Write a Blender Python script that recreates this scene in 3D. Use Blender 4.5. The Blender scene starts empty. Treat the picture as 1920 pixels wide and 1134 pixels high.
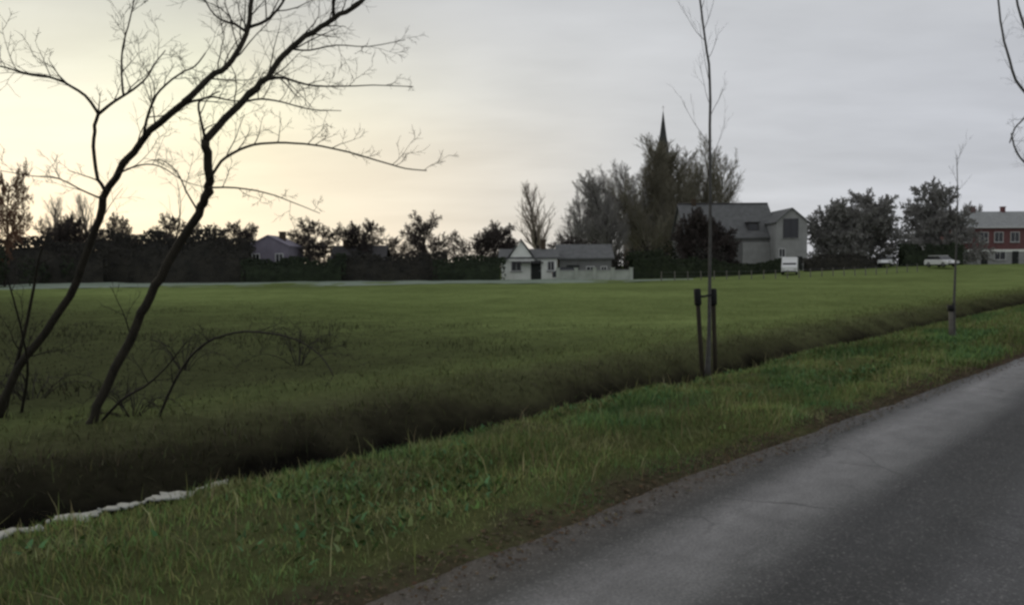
import bpy, math, random
import numpy as np
from mathutils import Vector, Matrix

SC = bpy.context.scene
COL = SC.collection
R = math.radians

# ------------------------------------------------------------------ camera
EYE, FPX, PITCH, ROLL = 1.6, 1500.0, R(2.56), R(-0.4)
CAM_M = Matrix.Rotation(math.pi / 2 - PITCH, 4, 'X') @ Matrix.Rotation(ROLL, 4, 'Z')
cam_data = bpy.data.cameras.new('camera')
cam = bpy.data.objects.new('camera', cam_data)
COL.objects.link(cam)
cam.matrix_world = Matrix.Translation((0, 0, EYE)) @ CAM_M
cam_data.sensor_width = 36.0
cam_data.lens = FPX / 1920 * 36.0
cam_data.clip_start, cam_data.clip_end = 0.05, 5000
SC.camera = cam
SC.cycles.filter_width = 2.7          # a soft phone lens

# ------------------------------------------------------------------ sky, sun, exposure
SUN_AZ, SUN_EL = R(-31.5), R(9.0)      # azimuth from +Y towards +X (negative: to the left)
SUN_DIR = Vector((math.sin(SUN_AZ) * math.cos(SUN_EL), math.cos(SUN_AZ) * math.cos(SUN_EL), math.sin(SUN_EL)))
world = bpy.data.worlds.new('World')
SC.world = world
world.use_nodes = True
nt = world.node_tree
nt.nodes.clear()


def N(tree, typ, **kw):
    n = tree.nodes.new(typ)
    for k, v in kw.items():
        setattr(n, k, v)
    return n


def L(tree, a, b):
    tree.links.new(a, b)


def math_node(tree, op, a, b=None, clamp=False):
    n = N(tree, 'ShaderNodeMath', operation=op, use_clamp=clamp)
    for i, v in enumerate((a, b)):
        if v is None:
            continue
        if isinstance(v, (int, float)):
            n.inputs[i].default_value = v
        else:
            L(tree, v, n.inputs[i])
    return n.outputs[0]


def ramp(tree, fac, stops, interp='LINEAR'):
    n = N(tree, 'ShaderNodeValToRGB')
    cr = n.color_ramp
    cr.interpolation = interp
    while len(cr.elements) < len(stops):
        cr.elements.new(0.5)
    for e, (p, c) in zip(cr.elements, stops):
        e.position = p
        e.color = (c, c, c, 1) if isinstance(c, (int, float)) else (c[0], c[1], c[2], 1)
    L(tree, fac, n.inputs[0])
    return n.outputs[0]


def mixc(tree, fac, a, b, mode='MIX'):
    n = N(tree, 'ShaderNodeMix', data_type='RGBA', blend_type=mode)
    n.clamp_result = False
    for sock, v in ((n.inputs[0], fac), (n.inputs[6], a), (n.inputs[7], b)):
        if isinstance(v, (int, float)):
            sock.default_value = v
        elif isinstance(v, tuple):
            sock.default_value = (v[0], v[1], v[2], 1)
        else:
            L(tree, v, sock)
    return n.outputs[2]


def noise(tree, vec, scale, detail=4, rough=0.55):
    n = N(tree, 'ShaderNodeTexNoise')
    n.inputs['Scale'].default_value = scale
    n.inputs['Detail'].default_value = detail
    n.inputs['Roughness'].default_value = rough
    if vec is not None:
        L(tree, vec, n.inputs['Vector'])
    return n.outputs[0]


tc = N(nt, 'ShaderNodeTexCoord')
DIR = tc.outputs['Generated']
sky = N(nt, 'ShaderNodeTexSky')
sky.sky_type = 'NISHITA'
sky.sun_disc = False
sky.sun_elevation = SUN_EL
sky.sun_rotation = SUN_AZ
bg_clear = N(nt, 'ShaderNodeBackground')
bg_clear.inputs[1].default_value = 0.06
L(nt, sky.outputs[0], bg_clear.inputs[0])
dot = N(nt, 'ShaderNodeVectorMath', operation='DOT_PRODUCT')
L(nt, DIR, dot.inputs[0])
dot.inputs[1].default_value = SUN_DIR
sep = N(nt, 'ShaderNodeSeparateXYZ')
L(nt, DIR, sep.inputs[0])
elev = math_node(nt, 'MAXIMUM', sep.outputs[2], 0.0)
# overcast layer seen in perspective: directions projected on a cloud deck
den = math_node(nt, 'ADD', elev, 0.16)
px_ = math_node(nt, 'DIVIDE', sep.outputs[0], den)
py_ = math_node(nt, 'DIVIDE', sep.outputs[1], den)
cmb = N(nt, 'ShaderNodeCombineXYZ')
L(nt, px_, cmb.inputs[0])
L(nt, py_, cmb.inputs[1])
mp = N(nt, 'ShaderNodeMapping')
mp.inputs['Rotation'].default_value = (0, 0, R(-12))
mp.inputs['Scale'].default_value = (0.75, 1.25, 1)
mp.inputs['Location'].default_value = (3.1, 1.7, 0)
L(nt, cmb.outputs[0], mp.inputs[0])
cl1 = noise(nt, mp.outputs[0], 0.9, 6, 0.52)
cl2 = noise(nt, mp.outputs[0], 3.2, 5, 0.5)
cloud = math_node(nt, 'ADD', math_node(nt, 'MULTIPLY', cl1, 0.72), math_node(nt, 'MULTIPLY', cl2, 0.28))
ang = math_node(nt, 'ARCCOSINE', math_node(nt, 'MINIMUM', dot.outputs['Value'], 0.99999))
angn = math_node(nt, 'DIVIDE', ang, math.pi)              # 0 at the sun .. 1 opposite
# light coming through the cloud deck around the hidden low sun
body = ramp(nt, angn, [(0.0, (1.12, 1.10, 0.86)), (0.05, (1.10, 1.06, 0.74)), (0.10, (0.93, 0.88, 0.68)),
                       (0.17, (0.68, 0.67, 0.64)), (0.26, (0.62, 0.635, 0.67)), (0.42, (0.55, 0.57, 0.63)), (1.0, (0.55, 0.57, 0.63))], 'B_SPLINE')
shade = ramp(nt, cloud, [(0.30, 0.84), (0.5, 1.0), (0.66, 1.12)])
deck = mixc(nt, 1.0, body, shade, 'MULTIPLY')
# the deck thickens and greys overhead
high = ramp(nt, elev, [(0.0, 0.0), (0.14, 0.0), (0.35, 1.0)], 'EASE')
deck = mixc(nt, math_node(nt, 'MULTIPLY', high, 0.8), deck, mixc(nt, 1.0, (0.59, 0.605, 0.63), shade, 'MULTIPLY'))
# warm low band under the deck towards the sun
lowband = ramp(nt, elev, [(0.0, 1.0), (0.10, 0.75), (0.22, 0.0)], 'EASE')
warmside = ramp(nt, angn, [(0.0, 1.0), (0.11, 0.8), (0.24, 0.0)], 'EASE')
warm = math_node(nt, 'MULTIPLY', lowband, warmside)
deck = mixc(nt, math_node(nt, 'MULTIPLY', warm, 0.72), deck, (1.10, 0.93, 0.73))
bg_cloud = N(nt, 'ShaderNodeBackground')
bg_cloud.inputs[1].default_value = 1.0
L(nt, deck, bg_cloud.inputs[0])
mixs = N(nt, 'ShaderNodeMixShader')
mixs.inputs[0].default_value = 0.92
L(nt, bg_clear.outputs[0], mixs.inputs[1])
L(nt, bg_cloud.outputs[0], mixs.inputs[2])
wout = N(nt, 'ShaderNodeOutputWorld')
L(nt, mixs.outputs[0], wout.inputs[0])

sun_data = bpy.data.lights.new('sun', 'SUN')
sun_data.energy = 0.6
sun_data.angle = R(14)
sun_data.color = (1.0, 0.86, 0.66)
sun = bpy.data.objects.new('sun', sun_data)
COL.objects.link(sun)
sun.rotation_euler = (-SUN_DIR).to_track_quat('-Z', 'Y').to_euler()

SC.view_settings.view_transform = 'Standard'
SC.view_settings.look = 'None'
SC.view_settings.exposure = 0.0
SC.view_settings.gamma = 1.0
SC.view_settings.use_curve_mapping = False

# ------------------------------------------------------------------ helpers
random.seed(4)
RNG = np.random.default_rng(11)


def ray(px, py):
    """World direction through a photo pixel, scaled so that its Y is 1."""
    v = CAM_M.to_3x3() @ Vector(((px - 960) / FPX, -(py - 567) / FPX, -1))
    return v / v.y


def at(px, py, Y):
    v = ray(px, py) * Y
    return Vector((v.x, v.y, v.z + EYE))


def ground_at(px, py, z=0.0):
    v = ray(px, py)
    k = (z - EYE) / v.z
    return Vector((v.x * k, v.y * k, z))


TH = R(41.3)                                         # the road runs this far to the right of the view
DS = Vector((math.sin(TH), math.cos(TH), 0))
DT = Vector((-math.cos(TH), math.sin(TH), 0))
ROT = math.pi / 2 - TH


def st(s, t, z=0.0):
    p = DS * s + DT * t
    return Vector((p.x, p.y, z))


def smooth(a, b, x):
    k = np.clip((np.asarray(x, float) - a) / (b - a), 0, 1)
    return k * k * (3 - 2 * k)


_tab = np.random.default_rng(5).random((256, 256))


def vnoise(x, y):
    x, y = np.asarray(x, float), np.asarray(y, float)
    xi, yi = np.floor(x).astype(int), np.floor(y).astype(int)
    fx, fy = x - xi, y - yi
    fx, fy = fx * fx * (3 - 2 * fx), fy * fy * (3 - 2 * fy)
    g = lambda a, b: _tab[a & 255, b & 255]
    return (g(xi, yi) * (1 - fx) + g(xi + 1, yi) * fx) * (1 - fy) + (g(xi, yi + 1) * (1 - fx) + g(xi + 1, yi + 1) * fx) * fy


PT = [-400, 2.6, 3.15, 3.4, 4.6, 5.35, 5.6, 6.05, 6.35, 6.9, 7.15, 8.0, 8.5, 10.5, 900]
PZ = [-0.06, -0.06, -0.03, 0.015, 0.04, -0.02, -0.15, -0.20, -0.85, -0.92, -0.8, -0.2, -0.1, -0.08, -0.08]


def bend(s):
    """The asphalt edge drifts away from the ditch further along."""
    return 0.05 * np.clip(np.asarray(s, float) - 5.0, 0, 15)


def height(s, t):
    s, t = np.asarray(s, float), np.asarray(t, float)
    b_ = bend(s) * (1 - smooth(3.4, 5.0, t))
    te = t + b_ + 0.22 * (vnoise(s * 0.55 + 7, t * 0 + 3) - 0.5) * smooth(5.0, 5.6, t) * (1 - smooth(9, 10, t))
    z = np.interp(te, PT, PZ)
    rough = smooth(3.05, 3.5, t + b_)
    z = z + rough * (0.07 * (vnoise(s * 1.7, t * 1.7) - 0.5) + 0.05 * (vnoise(s * 4.3 + 9, t * 4.3) - 0.5))
    z = z + smooth(9, 20, t) * 0.22 * (vnoise(s * 0.16, t * 0.16 + 4) - 0.5)
    X = DS.x * s + DT.x * t
    Y = DS.y * s + DT.y * t
    z = z + 1.5 * smooth(72, 116, Y) * smooth(16, 66, X)
    return z


def height_xy(x, y):
    return float(height(x * DS.x + y * DS.y, x * DT.x + y * DT.y))


class MB:
    """Collects shapes that become one mesh object."""

    def __init__(self):
        self.v, self.f = [], []

    def add(self, vs, fs):
        o = len(self.v)
        self.v.extend([tuple(p) for p in vs])
        self.f.extend([tuple(i + o for i in f) for f in fs])

    def box(self, c, s, rz=0.0, taper=1.0):
        hx, hy, hz = s[0] / 2, s[1] / 2, s[2] / 2
        ca, sa = math.cos(rz), math.sin(rz)
        vs = []
        for z, k in ((-hz, 1.0), (hz, taper)):
            for x, y in ((-hx, -hy), (hx, -hy), (hx, hy), (-hx, hy)):
                x, y = x * k, y * k
                vs.append((c[0] + x * ca - y * sa, c[1] + x * sa + y * ca, c[2] + z))
        self.add(vs, [(0, 3, 2, 1), (4, 5, 6, 7), (0, 1, 5, 4), (1, 2, 6, 5), (2, 3, 7, 6), (3, 0, 4, 7)])
        return self

    def prism(self, poly, axis, a, b):
        """poly: 2D outline; extruded along axis ('x' or 'y') from a to b."""
        n = len(poly)
        mk = (lambda p, k: (k, p[0], p[1])) if axis == 'x' else (lambda p, k: (p[0], k, p[1]))
        vs = [mk(p, a) for p in poly] + [mk(p, b) for p in poly]
        fs = [tuple(range(n)), tuple(range(2 * n - 1, n - 1, -1))]
        fs += [(i, i + n, (i + 1) % n + n, (i + 1) % n) for i in range(n)]
        self.add(vs, fs)
        return self

    def cyl(self, a, b, r0, r1, n=10):
        return self.tube([a, b], [r0, r1], n)

    def tube(self, pts, rad, n=6):
        pts = [Vector(p) for p in pts]
        m = len(pts)
        base = len(self.v)
        u = None
        for i, p in enumerate(pts):
            d = (pts[min(i + 1, m - 1)] - pts[max(i - 1, 0)])
            if d.length < 1e-9:
                d = Vector((0, 0, 1))
            d.normalize()
            if u is None:
                u = d.orthogonal().normalized()
            else:
                u = u - d * u.dot(d)
                u = u.normalized() if u.length > 1e-6 else d.orthogonal().normalized()
            w = d.cross(u)
            for k in range(n):
                a = 2 * math.pi * k / n
                q = p + (u * math.cos(a) + w * math.sin(a)) * rad[i]
                self.v.append((q.x, q.y, q.z))
        for i in range(m - 1):
            for k in range(n):
                a0 = base + i * n + k
                a1 = base + i * n + (k + 1) % n
                self.f.append((a0, a1, a1 + n, a0 + n))
        self.f.append(tuple(base + k for k in range(n - 1, -1, -1)))
        self.f.append(tuple(base + (m - 1) * n + k for k in range(n)))
        return self

    def mesh(self, name, mat, smoothed=False):
        me = bpy.data.meshes.new(name)
        me.from_pydata(self.v, [], self.f)
        me.materials.append(mat)
        if smoothed:
            me.polygons.foreach_set('use_smooth', [True] * len(me.polygons))
        me.update()
        return me

    def build(self, name, mat, parent=None, smoothed=False):
        return link(name, self.mesh(name, mat, smoothed), parent)


def link(name, me, parent=None):
    o = bpy.data.objects.new(name, me)
    COL.objects.link(o)
    if parent is not None:
        o.parent = parent
    return o


def tag(o, label=None, cat=None, group=None, kind=None):
    for k, v in (('label', label), ('category', cat), ('group', group), ('kind', kind)):
        if v:
            o[k] = v
    return o


def thing(name, label, cat, loc=(0, 0, 0), rz=0.0, group=None):
    o = bpy.data.objects.new(name, None)
    COL.objects.link(o)
    o.location = loc
    o.rotation_euler = (0, 0, rz)
    o.empty_display_size = 0.3
    return tag(o, label, cat, group)


def dup(root, loc, rz, label, scale=None):
    r = root.copy()
    COL.objects.link(r)
    r.location, r.rotation_euler = loc, (0, 0, rz)
    if scale:
        r.scale = scale
    r['label'] = label
    for ch in list(root.children):
        c = ch.copy()
        COL.objects.link(c)
        c.parent = r
        for g in list(ch.children):
            d = g.copy()
            COL.objects.link(d)
            d.parent = c
    return r


def fast_mesh(name, V, F, mat, col=None):
    """V (n,3), F (m,4) quads or (m,3) tris, col (n,3) optional colour of each blade."""
    me = bpy.data.meshes.new(name)
    k = F.shape[1]
    me.vertices.add(len(V))
    me.vertices.foreach_set('co', V.astype(np.float32).ravel())
    me.loops.add(F.size)
    me.loops.foreach_set('vertex_index', F.astype(np.int32).ravel())
    me.polygons.add(len(F))
    me.polygons.foreach_set('loop_start', np.arange(0, F.size, k, dtype=np.int32))
    me.polygons.foreach_set('loop_total', np.full(len(F), k, dtype=np.int32))
    if col is not None:
        a = me.attributes.new('tint', 'FLOAT_COLOR', 'POINT')
        a.data.foreach_set('color', np.c_[col, np.ones(len(col))].astype(np.float32).ravel())
    me.materials.append(mat)
    me.update(calc_edges=True)
    return me


# ------------------------------------------------------------------ materials
def material(name, c1, c2=None, scale=3.0, rough=0.9, bump=0.0, detail=5, metallic=0.0, stretch=None, spec=0.25):
    m = bpy.data.materials.new(name)
    m.use_nodes = True
    t = m.node_tree
    b = t.nodes['Principled BSDF']
    b.inputs['Roughness'].default_value = rough
    b.inputs['Metallic'].default_value = metallic
    b.inputs['Specular IOR Level'].default_value = spec
    co = N(t, 'ShaderNodeTexCoord').outputs['Object']
    if stretch:
        mpn = N(t, 'ShaderNodeMapping')
        mpn.inputs['Scale'].default_value = stretch
        L(t, co, mpn.inputs[0])
        co = mpn.outputs[0]
    if c2 is None:
        c2 = tuple(x * 0.8 for x in c1)
    f = ramp(t, noise(t, co, scale, detail), [(0.32, 0.0), (0.68, 1.0)])
    L(t, mixc(t, f, c1, c2), b.inputs['Base Color'])
    if bump:
        bn = N(t, 'ShaderNodeBump')
        bn.inputs['Strength'].default_value = bump
        bn.inputs['Distance'].default_value = 0.02
        L(t, noise(t, co, scale * 6, 4), bn.inputs['Height'])
        L(t, bn.outputs[0], b.inputs['Normal'])
    return m


def blade_material(name):
    m = bpy.data.materials.new(name)
    m.use_nodes = True
    t = m.node_tree
    b = t.nodes['Principled BSDF']
    b.inputs['Roughness'].default_value = 0.8
    b.inputs['Specular IOR Level'].default_value = 0.05
    a = N(t, 'ShaderNodeAttribute', attribute_name='tint')
    L(t, a.outputs['Color'], b.inputs['Base Color'])
    return m


M = {}
M['bark'] = material('bark', (0.048, 0.042, 0.030), (0.026, 0.023, 0.017), 14, 0.95, 0.6, stretch=(1, 1, 0.3))
M['thin_bark'] = material('thin_bark', (0.034, 0.029, 0.022), (0.02, 0.018, 0.014), 10, 0.9, 0.3)
M['young_bark'] = material('young_bark', (0.10, 0.098, 0.09), (0.065, 0.064, 0.058), 12, 0.9, 0.3)
M['far_bark'] = material('far_bark', (0.05, 0.042, 0.036), (0.035, 0.03, 0.026), 2, 0.95)
M['far_twig'] = material('far_twig', (0.075, 0.062, 0.055), (0.045, 0.038, 0.034), 0.8, 0.95)
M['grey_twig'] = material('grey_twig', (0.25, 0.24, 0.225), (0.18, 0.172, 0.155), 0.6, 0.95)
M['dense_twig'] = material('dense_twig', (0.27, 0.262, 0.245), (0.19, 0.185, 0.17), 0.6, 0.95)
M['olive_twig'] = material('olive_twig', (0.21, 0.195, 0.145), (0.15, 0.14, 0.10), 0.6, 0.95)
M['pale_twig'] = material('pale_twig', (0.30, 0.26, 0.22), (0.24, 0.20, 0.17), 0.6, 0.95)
M['red_twig'] = material('red_twig', (0.16, 0.085, 0.05), (0.11, 0.06, 0.04), 0.8, 0.95)  # red of the orange glow behind the tree is put into this colour
M['evergreen'] = material('evergreen', (0.030, 0.040, 0.018), (0.016, 0.022, 0.012), 1.2, 0.85)
M['hedge_green'] = material('hedge_green', (0.034, 0.046, 0.024), (0.020, 0.026, 0.016), 1.0, 0.9)
M['hedge_brown'] = material('hedge_brown', (0.048, 0.044, 0.036), (0.028, 0.027, 0.024), 0.8, 0.95)
M['yellow_leaf'] = material('yellow_leaf', (0.16, 0.19, 0.03), (0.09, 0.12, 0.02), 1.5, 0.85)
M['stake_wood'] = material('stake_wood', (0.050, 0.042, 0.028), (0.028, 0.024, 0.018), 9, 0.9, 0.4, stretch=(1, 1, 0.2))
M['rubber'] = material('rubber', (0.012, 0.012, 0.012), (0.008, 0.008, 0.008), 6, 0.7)
M['white_render'] = material('white_render', (0.82, 0.83, 0.77), (0.74, 0.75, 0.69), 1.4, 0.9)
M['garden_white'] = material('garden_white', (0.42, 0.44, 0.38), (0.30, 0.32, 0.27), 0.9, 0.9)
M['pale_roof'] = material('pale_roof', (0.30, 0.31, 0.30), (0.22, 0.225, 0.22), 2.2, 0.8, 0.4)
M['grey_roof'] = material('grey_roof', (0.14, 0.142, 0.14), (0.10, 0.102, 0.10), 1.5, 0.85, 0.5)
M['dark_roof'] = material('dark_roof', (0.075, 0.072, 0.072), (0.052, 0.05, 0.05), 1.5, 0.85, 0.5)
M['grey_wall'] = material('grey_wall', (0.19, 0.19, 0.185), (0.14, 0.14, 0.135), 0.9, 0.9)
M['pale_wall'] = material('pale_wall', (0.33, 0.33, 0.32), (0.26, 0.26, 0.25), 0.9, 0.9)
M['mauve_wall'] = material('mauve_wall', (0.22, 0.20, 0.24), (0.17, 0.155, 0.19), 0.9, 0.9)
M['red_brick'] = material('red_brick', (0.18, 0.085, 0.083), (0.13, 0.062, 0.062), 2.0, 0.9)
M['brown_brick'] = material('brown_brick', (0.085, 0.062, 0.042), (0.06, 0.045, 0.032), 1.0, 0.9)
M['slate'] = material('slate', (0.06, 0.062, 0.060), (0.042, 0.044, 0.042), 1.0, 0.8)
M['white_paint'] = material('white_paint', (0.62, 0.62, 0.60), (0.55, 0.55, 0.53), 2.0, 0.5)
M['car_paint'] = material('car_paint', (0.72, 0.72, 0.70), (0.68, 0.68, 0.66), 2.0, 0.25, spec=0.5)
M['dark_paint'] = material('dark_paint', (0.022, 0.024, 0.027), (0.018, 0.019, 0.022), 2.0, 0.25, spec=0.5)
M['dark_door'] = material('dark_door', (0.022, 0.026, 0.022), (0.016, 0.018, 0.016), 3.0, 0.6)
M['glass'] = material('glass', (0.016, 0.018, 0.020), (0.012, 0.013, 0.015), 1.0, 0.12, spec=0.5)
M['lamp_glass'] = material('lamp_glass', (0.5, 0.5, 0.48), (0.45, 0.45, 0.43), 3.0, 0.15, spec=0.5)
M['red_glass'] = material('red_glass', (0.25, 0.02, 0.015), (0.2, 0.015, 0.01), 3.0, 0.2, spec=0.5)
M['metal'] = material('metal', (0.3, 0.3, 0.3), (0.25, 0.25, 0.25), 4.0, 0.4, metallic=0.8)
M['post_wood'] = material('post_wood', (0.17, 0.16, 0.14), (0.12, 0.11, 0.095), 6, 0.9)
M['painted_glint'] = material('painted_glint', (0.40, 0.40, 0.365), (0.20, 0.21, 0.185), 2.2, 0.85, 0.15, spec=0.1)  # sky mirrored in the ditch water, painted as a pale diffuse colour
M['gravel_path'] = material('gravel_path', (0.20, 0.24, 0.185), (0.15, 0.19, 0.14), 0.25, 0.95, detail=6)
M['blade'] = blade_material('blade')
M['weed_blade'] = blade_material('weed_blade')


def N_smooth(t, v, a, b):
    n = N(t, 'ShaderNodeMapRange', interpolation_type='SMOOTHSTEP')
    n.inputs['From Min'].default_value = a
    n.inputs['From Max'].default_value = b
    L(t, v, n.inputs['Value'])
    return n.outputs[0]


def ground_material():
    m = bpy.data.materials.new('ground')
    m.use_nodes = True
    t = m.node_tree
    b = t.nodes['Principled BSDF']
    b.inputs['Roughness'].default_value = 0.95
    b.inputs['Specular IOR Level'].default_value = 0.0
    co = N(t, 'ShaderNodeTexCoord').outputs['Object']
    sp = N(t, 'ShaderNodeSeparateXYZ')
    L(t, co, sp.inputs[0])
    wob = math_node(t, 'MULTIPLY', math_node(t, 'SUBTRACT', noise(t, co, 1.1, 5), 0.5), 1.3)
    tt = math_node(t, 'ADD', sp.outputs[1], wob)
    # further along, the ditch narrows and its far side is greener
    nar = math_node(t, 'MULTIPLY', N_smooth(t, sp.outputs[0], 2.0, 13.0), N_smooth(t, sp.outputs[1], 7.15, 7.9))
    tt = math_node(t, 'ADD', tt, math_node(t, 'MULTIPLY', nar, 0.5))
    zone = math_node(t, 'DIVIDE', tt, 16.0, clamp=True)
    z = lambda v: v / 16.0
    base = ramp(t, zone, [(z(2.6), (0.075, 0.056, 0.042)), (z(3.15), (0.085, 0.078, 0.045)), (z(3.4), (0.095, 0.105, 0.042)),
                          (z(5.3), (0.085, 0.092, 0.044)), (z(5.75), (0.026, 0.024, 0.016)), (z(6.05), (0.012, 0.011, 0.009)),
                          (z(7.5), (0.011, 0.010, 0.008)), (z(8.0), (0.042, 0.040, 0.024)), (z(8.3), (0.066, 0.068, 0.034)), (z(8.9), (0.100, 0.110, 0.050)),
                          (z(9.8), (0.156, 0.196, 0.070))])
    # broad patches of the meadow
    n1 = ramp(t, noise(t, co, 0.055, 4), [(0.3, 0.72), (0.7, 1.18)])
    n2 = ramp(t, noise(t, co, 0.55, 5), [(0.3, 0.82), (0.7, 1.14)])
    n3 = ramp(t, noise(t, co, 7.0, 6, 0.65), [(0.25, 0.68), (0.75, 1.26)])
    c = mixc(t, 1.0, base, n1, 'MULTIPLY')
    c = mixc(t, 1.0, c, n2, 'MULTIPLY')
    c = mixc(t, 1.0, c, n3, 'MULTIPLY')
    # rougher, darker, browner growth at the near left of the meadow (low s)
    rs = math_node(t, 'DIVIDE', math_node(t, 'ADD', math_node(t, 'ADD', sp.outputs[0], 40.0), math_node(t, 'MULTIPLY', wob, 6.0)), 80.0, clamp=True)
    rm = ramp(t, rs, [(0.57, 1.0), (0.80, 0.0)], 'EASE')
    rm = math_node(t, 'MULTIPLY', rm, ramp(t, zone, [(z(8), 0.0), (z(11), 0.85)]))
    c = mixc(t, rm, c, mixc(t, 1.0, mixc(t, noise(t, co, 0.8, 5), (0.036, 0.037, 0.020), (0.060, 0.063, 0.034)), n3, 'MULTIPLY'))
    L(t, c, b.inputs['Base Color'])
    bn = N(t, 'ShaderNodeBump')
    bn.inputs['Strength'].default_value = 0.8
    bn.inputs['Distance'].default_value = 0.05
    L(t, noise(t, co, 9.0, 6, 0.65), bn.inputs['Height'])
    L(t, bn.outputs[0], b.inputs['Normal'])
    return m


def road_material():
    m = bpy.data.materials.new('asphalt')
    m.use_nodes = True
    t = m.node_tree
    b = t.nodes['Principled BSDF']
    b.inputs['Specular IOR Level'].default_value = 0.18
    co = N(t, 'ShaderNodeTexCoord').outputs['Object']
    sp = N(t, 'ShaderNodeSeparateXYZ')
    L(t, co, sp.inputs[0])
    mpn = N(t, 'ShaderNodeMapping')
    mpn.inputs['Scale'].default_value = (0.22, 1.0, 1.0)
    L(t, co, mpn.inputs[0])
    wn = noise(t, mpn.outputs[0], 1.5, 5)
    wob = math_node(t, 'MULTIPLY', math_node(t, 'SUBTRACT', wn, 0.5), 0.38)
    tt = math_node(t, 'ADD', sp.outputs[1], wob)
    f = math_node(t, 'DIVIDE', math_node(t, 'ADD', tt, 2.4), 6.0, clamp=True)
    p = lambda v: (v + 2.4) / 6.0
    # worn pale wheel lanes, darker oily strips between, earthy edges
    base = ramp(t, f, [(p(-2.2), (0.09, 0.085, 0.075)), (p(-1.4), (0.14, 0.14, 0.14)), (p(-0.6), (0.095, 0.095, 0.095)), (p(0.2), (0.075, 0.075, 0.075)), (p(0.85), (0.095, 0.095, 0.097)),
                       (p(1.15), (0.042, 0.042, 0.040)), (p(1.6), (0.040, 0.040, 0.039)), (p(1.9), (0.17, 0.17, 0.168)),
                       (p(2.3), (0.23, 0.228, 0.228)), (p(2.6), (0.062, 0.062, 0.059)), (p(3.06), (0.092, 0.076, 0.062))])
    n1 = ramp(t, noise(t, mpn.outputs[0], 2.2, 6, 0.6), [(0.28, 0.70), (0.72, 1.25)])
    n2 = ramp(t, noise(t, co, 60.0, 4, 0.7), [(0.3, 0.62), (0.7, 1.38)])
    vor = N(t, 'ShaderNodeTexVoronoi')
    vor.inputs['Scale'].default_value = 140.0
    L(t, co, vor.inputs['Vector'])
    n3 = ramp(t, vor.outputs['Distance'], [(0.0, 1.3), (0.5, 0.85)])
    c = mixc(t, 1.0, base, n1, 'MULTIPLY')
    c = mixc(t, 1.0, c, n2, 'MULTIPLY')
    c = mixc(t, 1.0, c, n3, 'MULTIPLY')
    # hairline cracks, damp spots and loose chippings
    warp = N(t, 'ShaderNodeMix', data_type='VECTOR')
    warp.inputs[0].default_value = 0.12
    L(t, co, warp.inputs[4])
    nz = N(t, 'ShaderNodeTexNoise')
    nz.inputs['Scale'].default_value = 2.5
    L(t, co, nz.inputs['Vector'])
    L(t, nz.outputs['Color'], warp.inputs[5])
    cr = N(t, 'ShaderNodeTexVoronoi', feature='DISTANCE_TO_EDGE')
    cr.inputs['Scale'].default_value = 0.9
    L(t, warp.outputs[1], cr.inputs['Vector'])
    crack = ramp(t, cr.outputs['Distance'], [(0.0, 0.45), (0.012, 1.0)])
    crack = mixc(t, ramp(t, noise(t, co, 0.8, 3), [(0.48, 0.0), (0.60, 1.0)]), (1, 1, 1), crack)
    c = mixc(t, 1.0, c, crack, 'MULTIPLY')
    c = mixc(t, 1.0, c, ramp(t, noise(t, co, 3.2, 5, 0.65), [(0.30, 0.74), (0.52, 1.0), (0.72, 1.18)]), 'MULTIPLY')
    chip = ramp(t, noise(t, co, 60.0, 3, 0.6), [(0.60, 0.0), (0.68, 0.7)])
    c = mixc(t, chip, c, (0.26, 0.25, 0.24))
    c = mixc(t, 1.0, c, (0.88, 0.87, 0.86), 'MULTIPLY')
    L(t, c, b.inputs['Base Color'])
    L(t, ramp(t, noise(t, mpn.outputs[0], 1.1, 4), [(0.35, 0.50), (0.65, 0.66)]), b.inputs['Roughness'])
    bn = N(t, 'ShaderNodeBump')
    bn.inputs['Strength'].default_value = 0.5
    bn.inputs['Distance'].default_value = 0.006
    L(t, vor.outputs['Distance'], bn.inputs['Height'])
    L(t, bn.outputs[0], b.inputs['Normal'])
    return m


def water_material():
    m = bpy.data.materials.new('ditch_water')
    m.use_nodes = True
    t = m.node_tree
    b = t.nodes['Principled BSDF']
    b.inputs['Base Color'].default_value = (0.010, 0.011, 0.009, 1)
    b.inputs['Roughness'].default_value = 0.08
    b.inputs['IOR'].default_value = 1.33
    bn = N(t, 'ShaderNodeBump')
    bn.inputs['Strength'].default_value = 0.15
    bn.inputs['Distance'].default_value = 0.01
    L(t, noise(t, N(t, 'ShaderNodeTexCoord').outputs['Object'], 6.0, 3), bn.inputs['Height'])
    L(t, bn.outputs[0], b.inputs['Normal'])
    return m


M['ground'] = ground_material()
M['road'] = road_material()
M['water'] = water_material()


# ------------------------------------------------------------------ ground, road, ditch, path
def sheet(name, S, T, zfun, mat, label):
    s, t = np.meshgrid(S, T, indexing='ij')
    z = zfun(s, t)
    V = np.c_[s.ravel(), t.ravel(), z.ravel()]
    n, k = len(S), len(T)
    i, j = np.meshgrid(np.arange(n - 1), np.arange(k - 1), indexing='ij')
    a = (i * k + j).ravel()
    F = np.c_[a, a + k, a + k + 1, a + 1]
    me = fast_mesh(name, V, F, mat)
    me.polygons.foreach_set('use_smooth', [True] * len(me.polygons))
    o = link(name, me)
    o.rotation_euler = (0, 0, ROT)
    return tag(o, label, None, None, 'structure')


def spaced(parts):
    return np.unique(np.concatenate([np.arange(a, b, d) for a, b, d in parts]))


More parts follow.
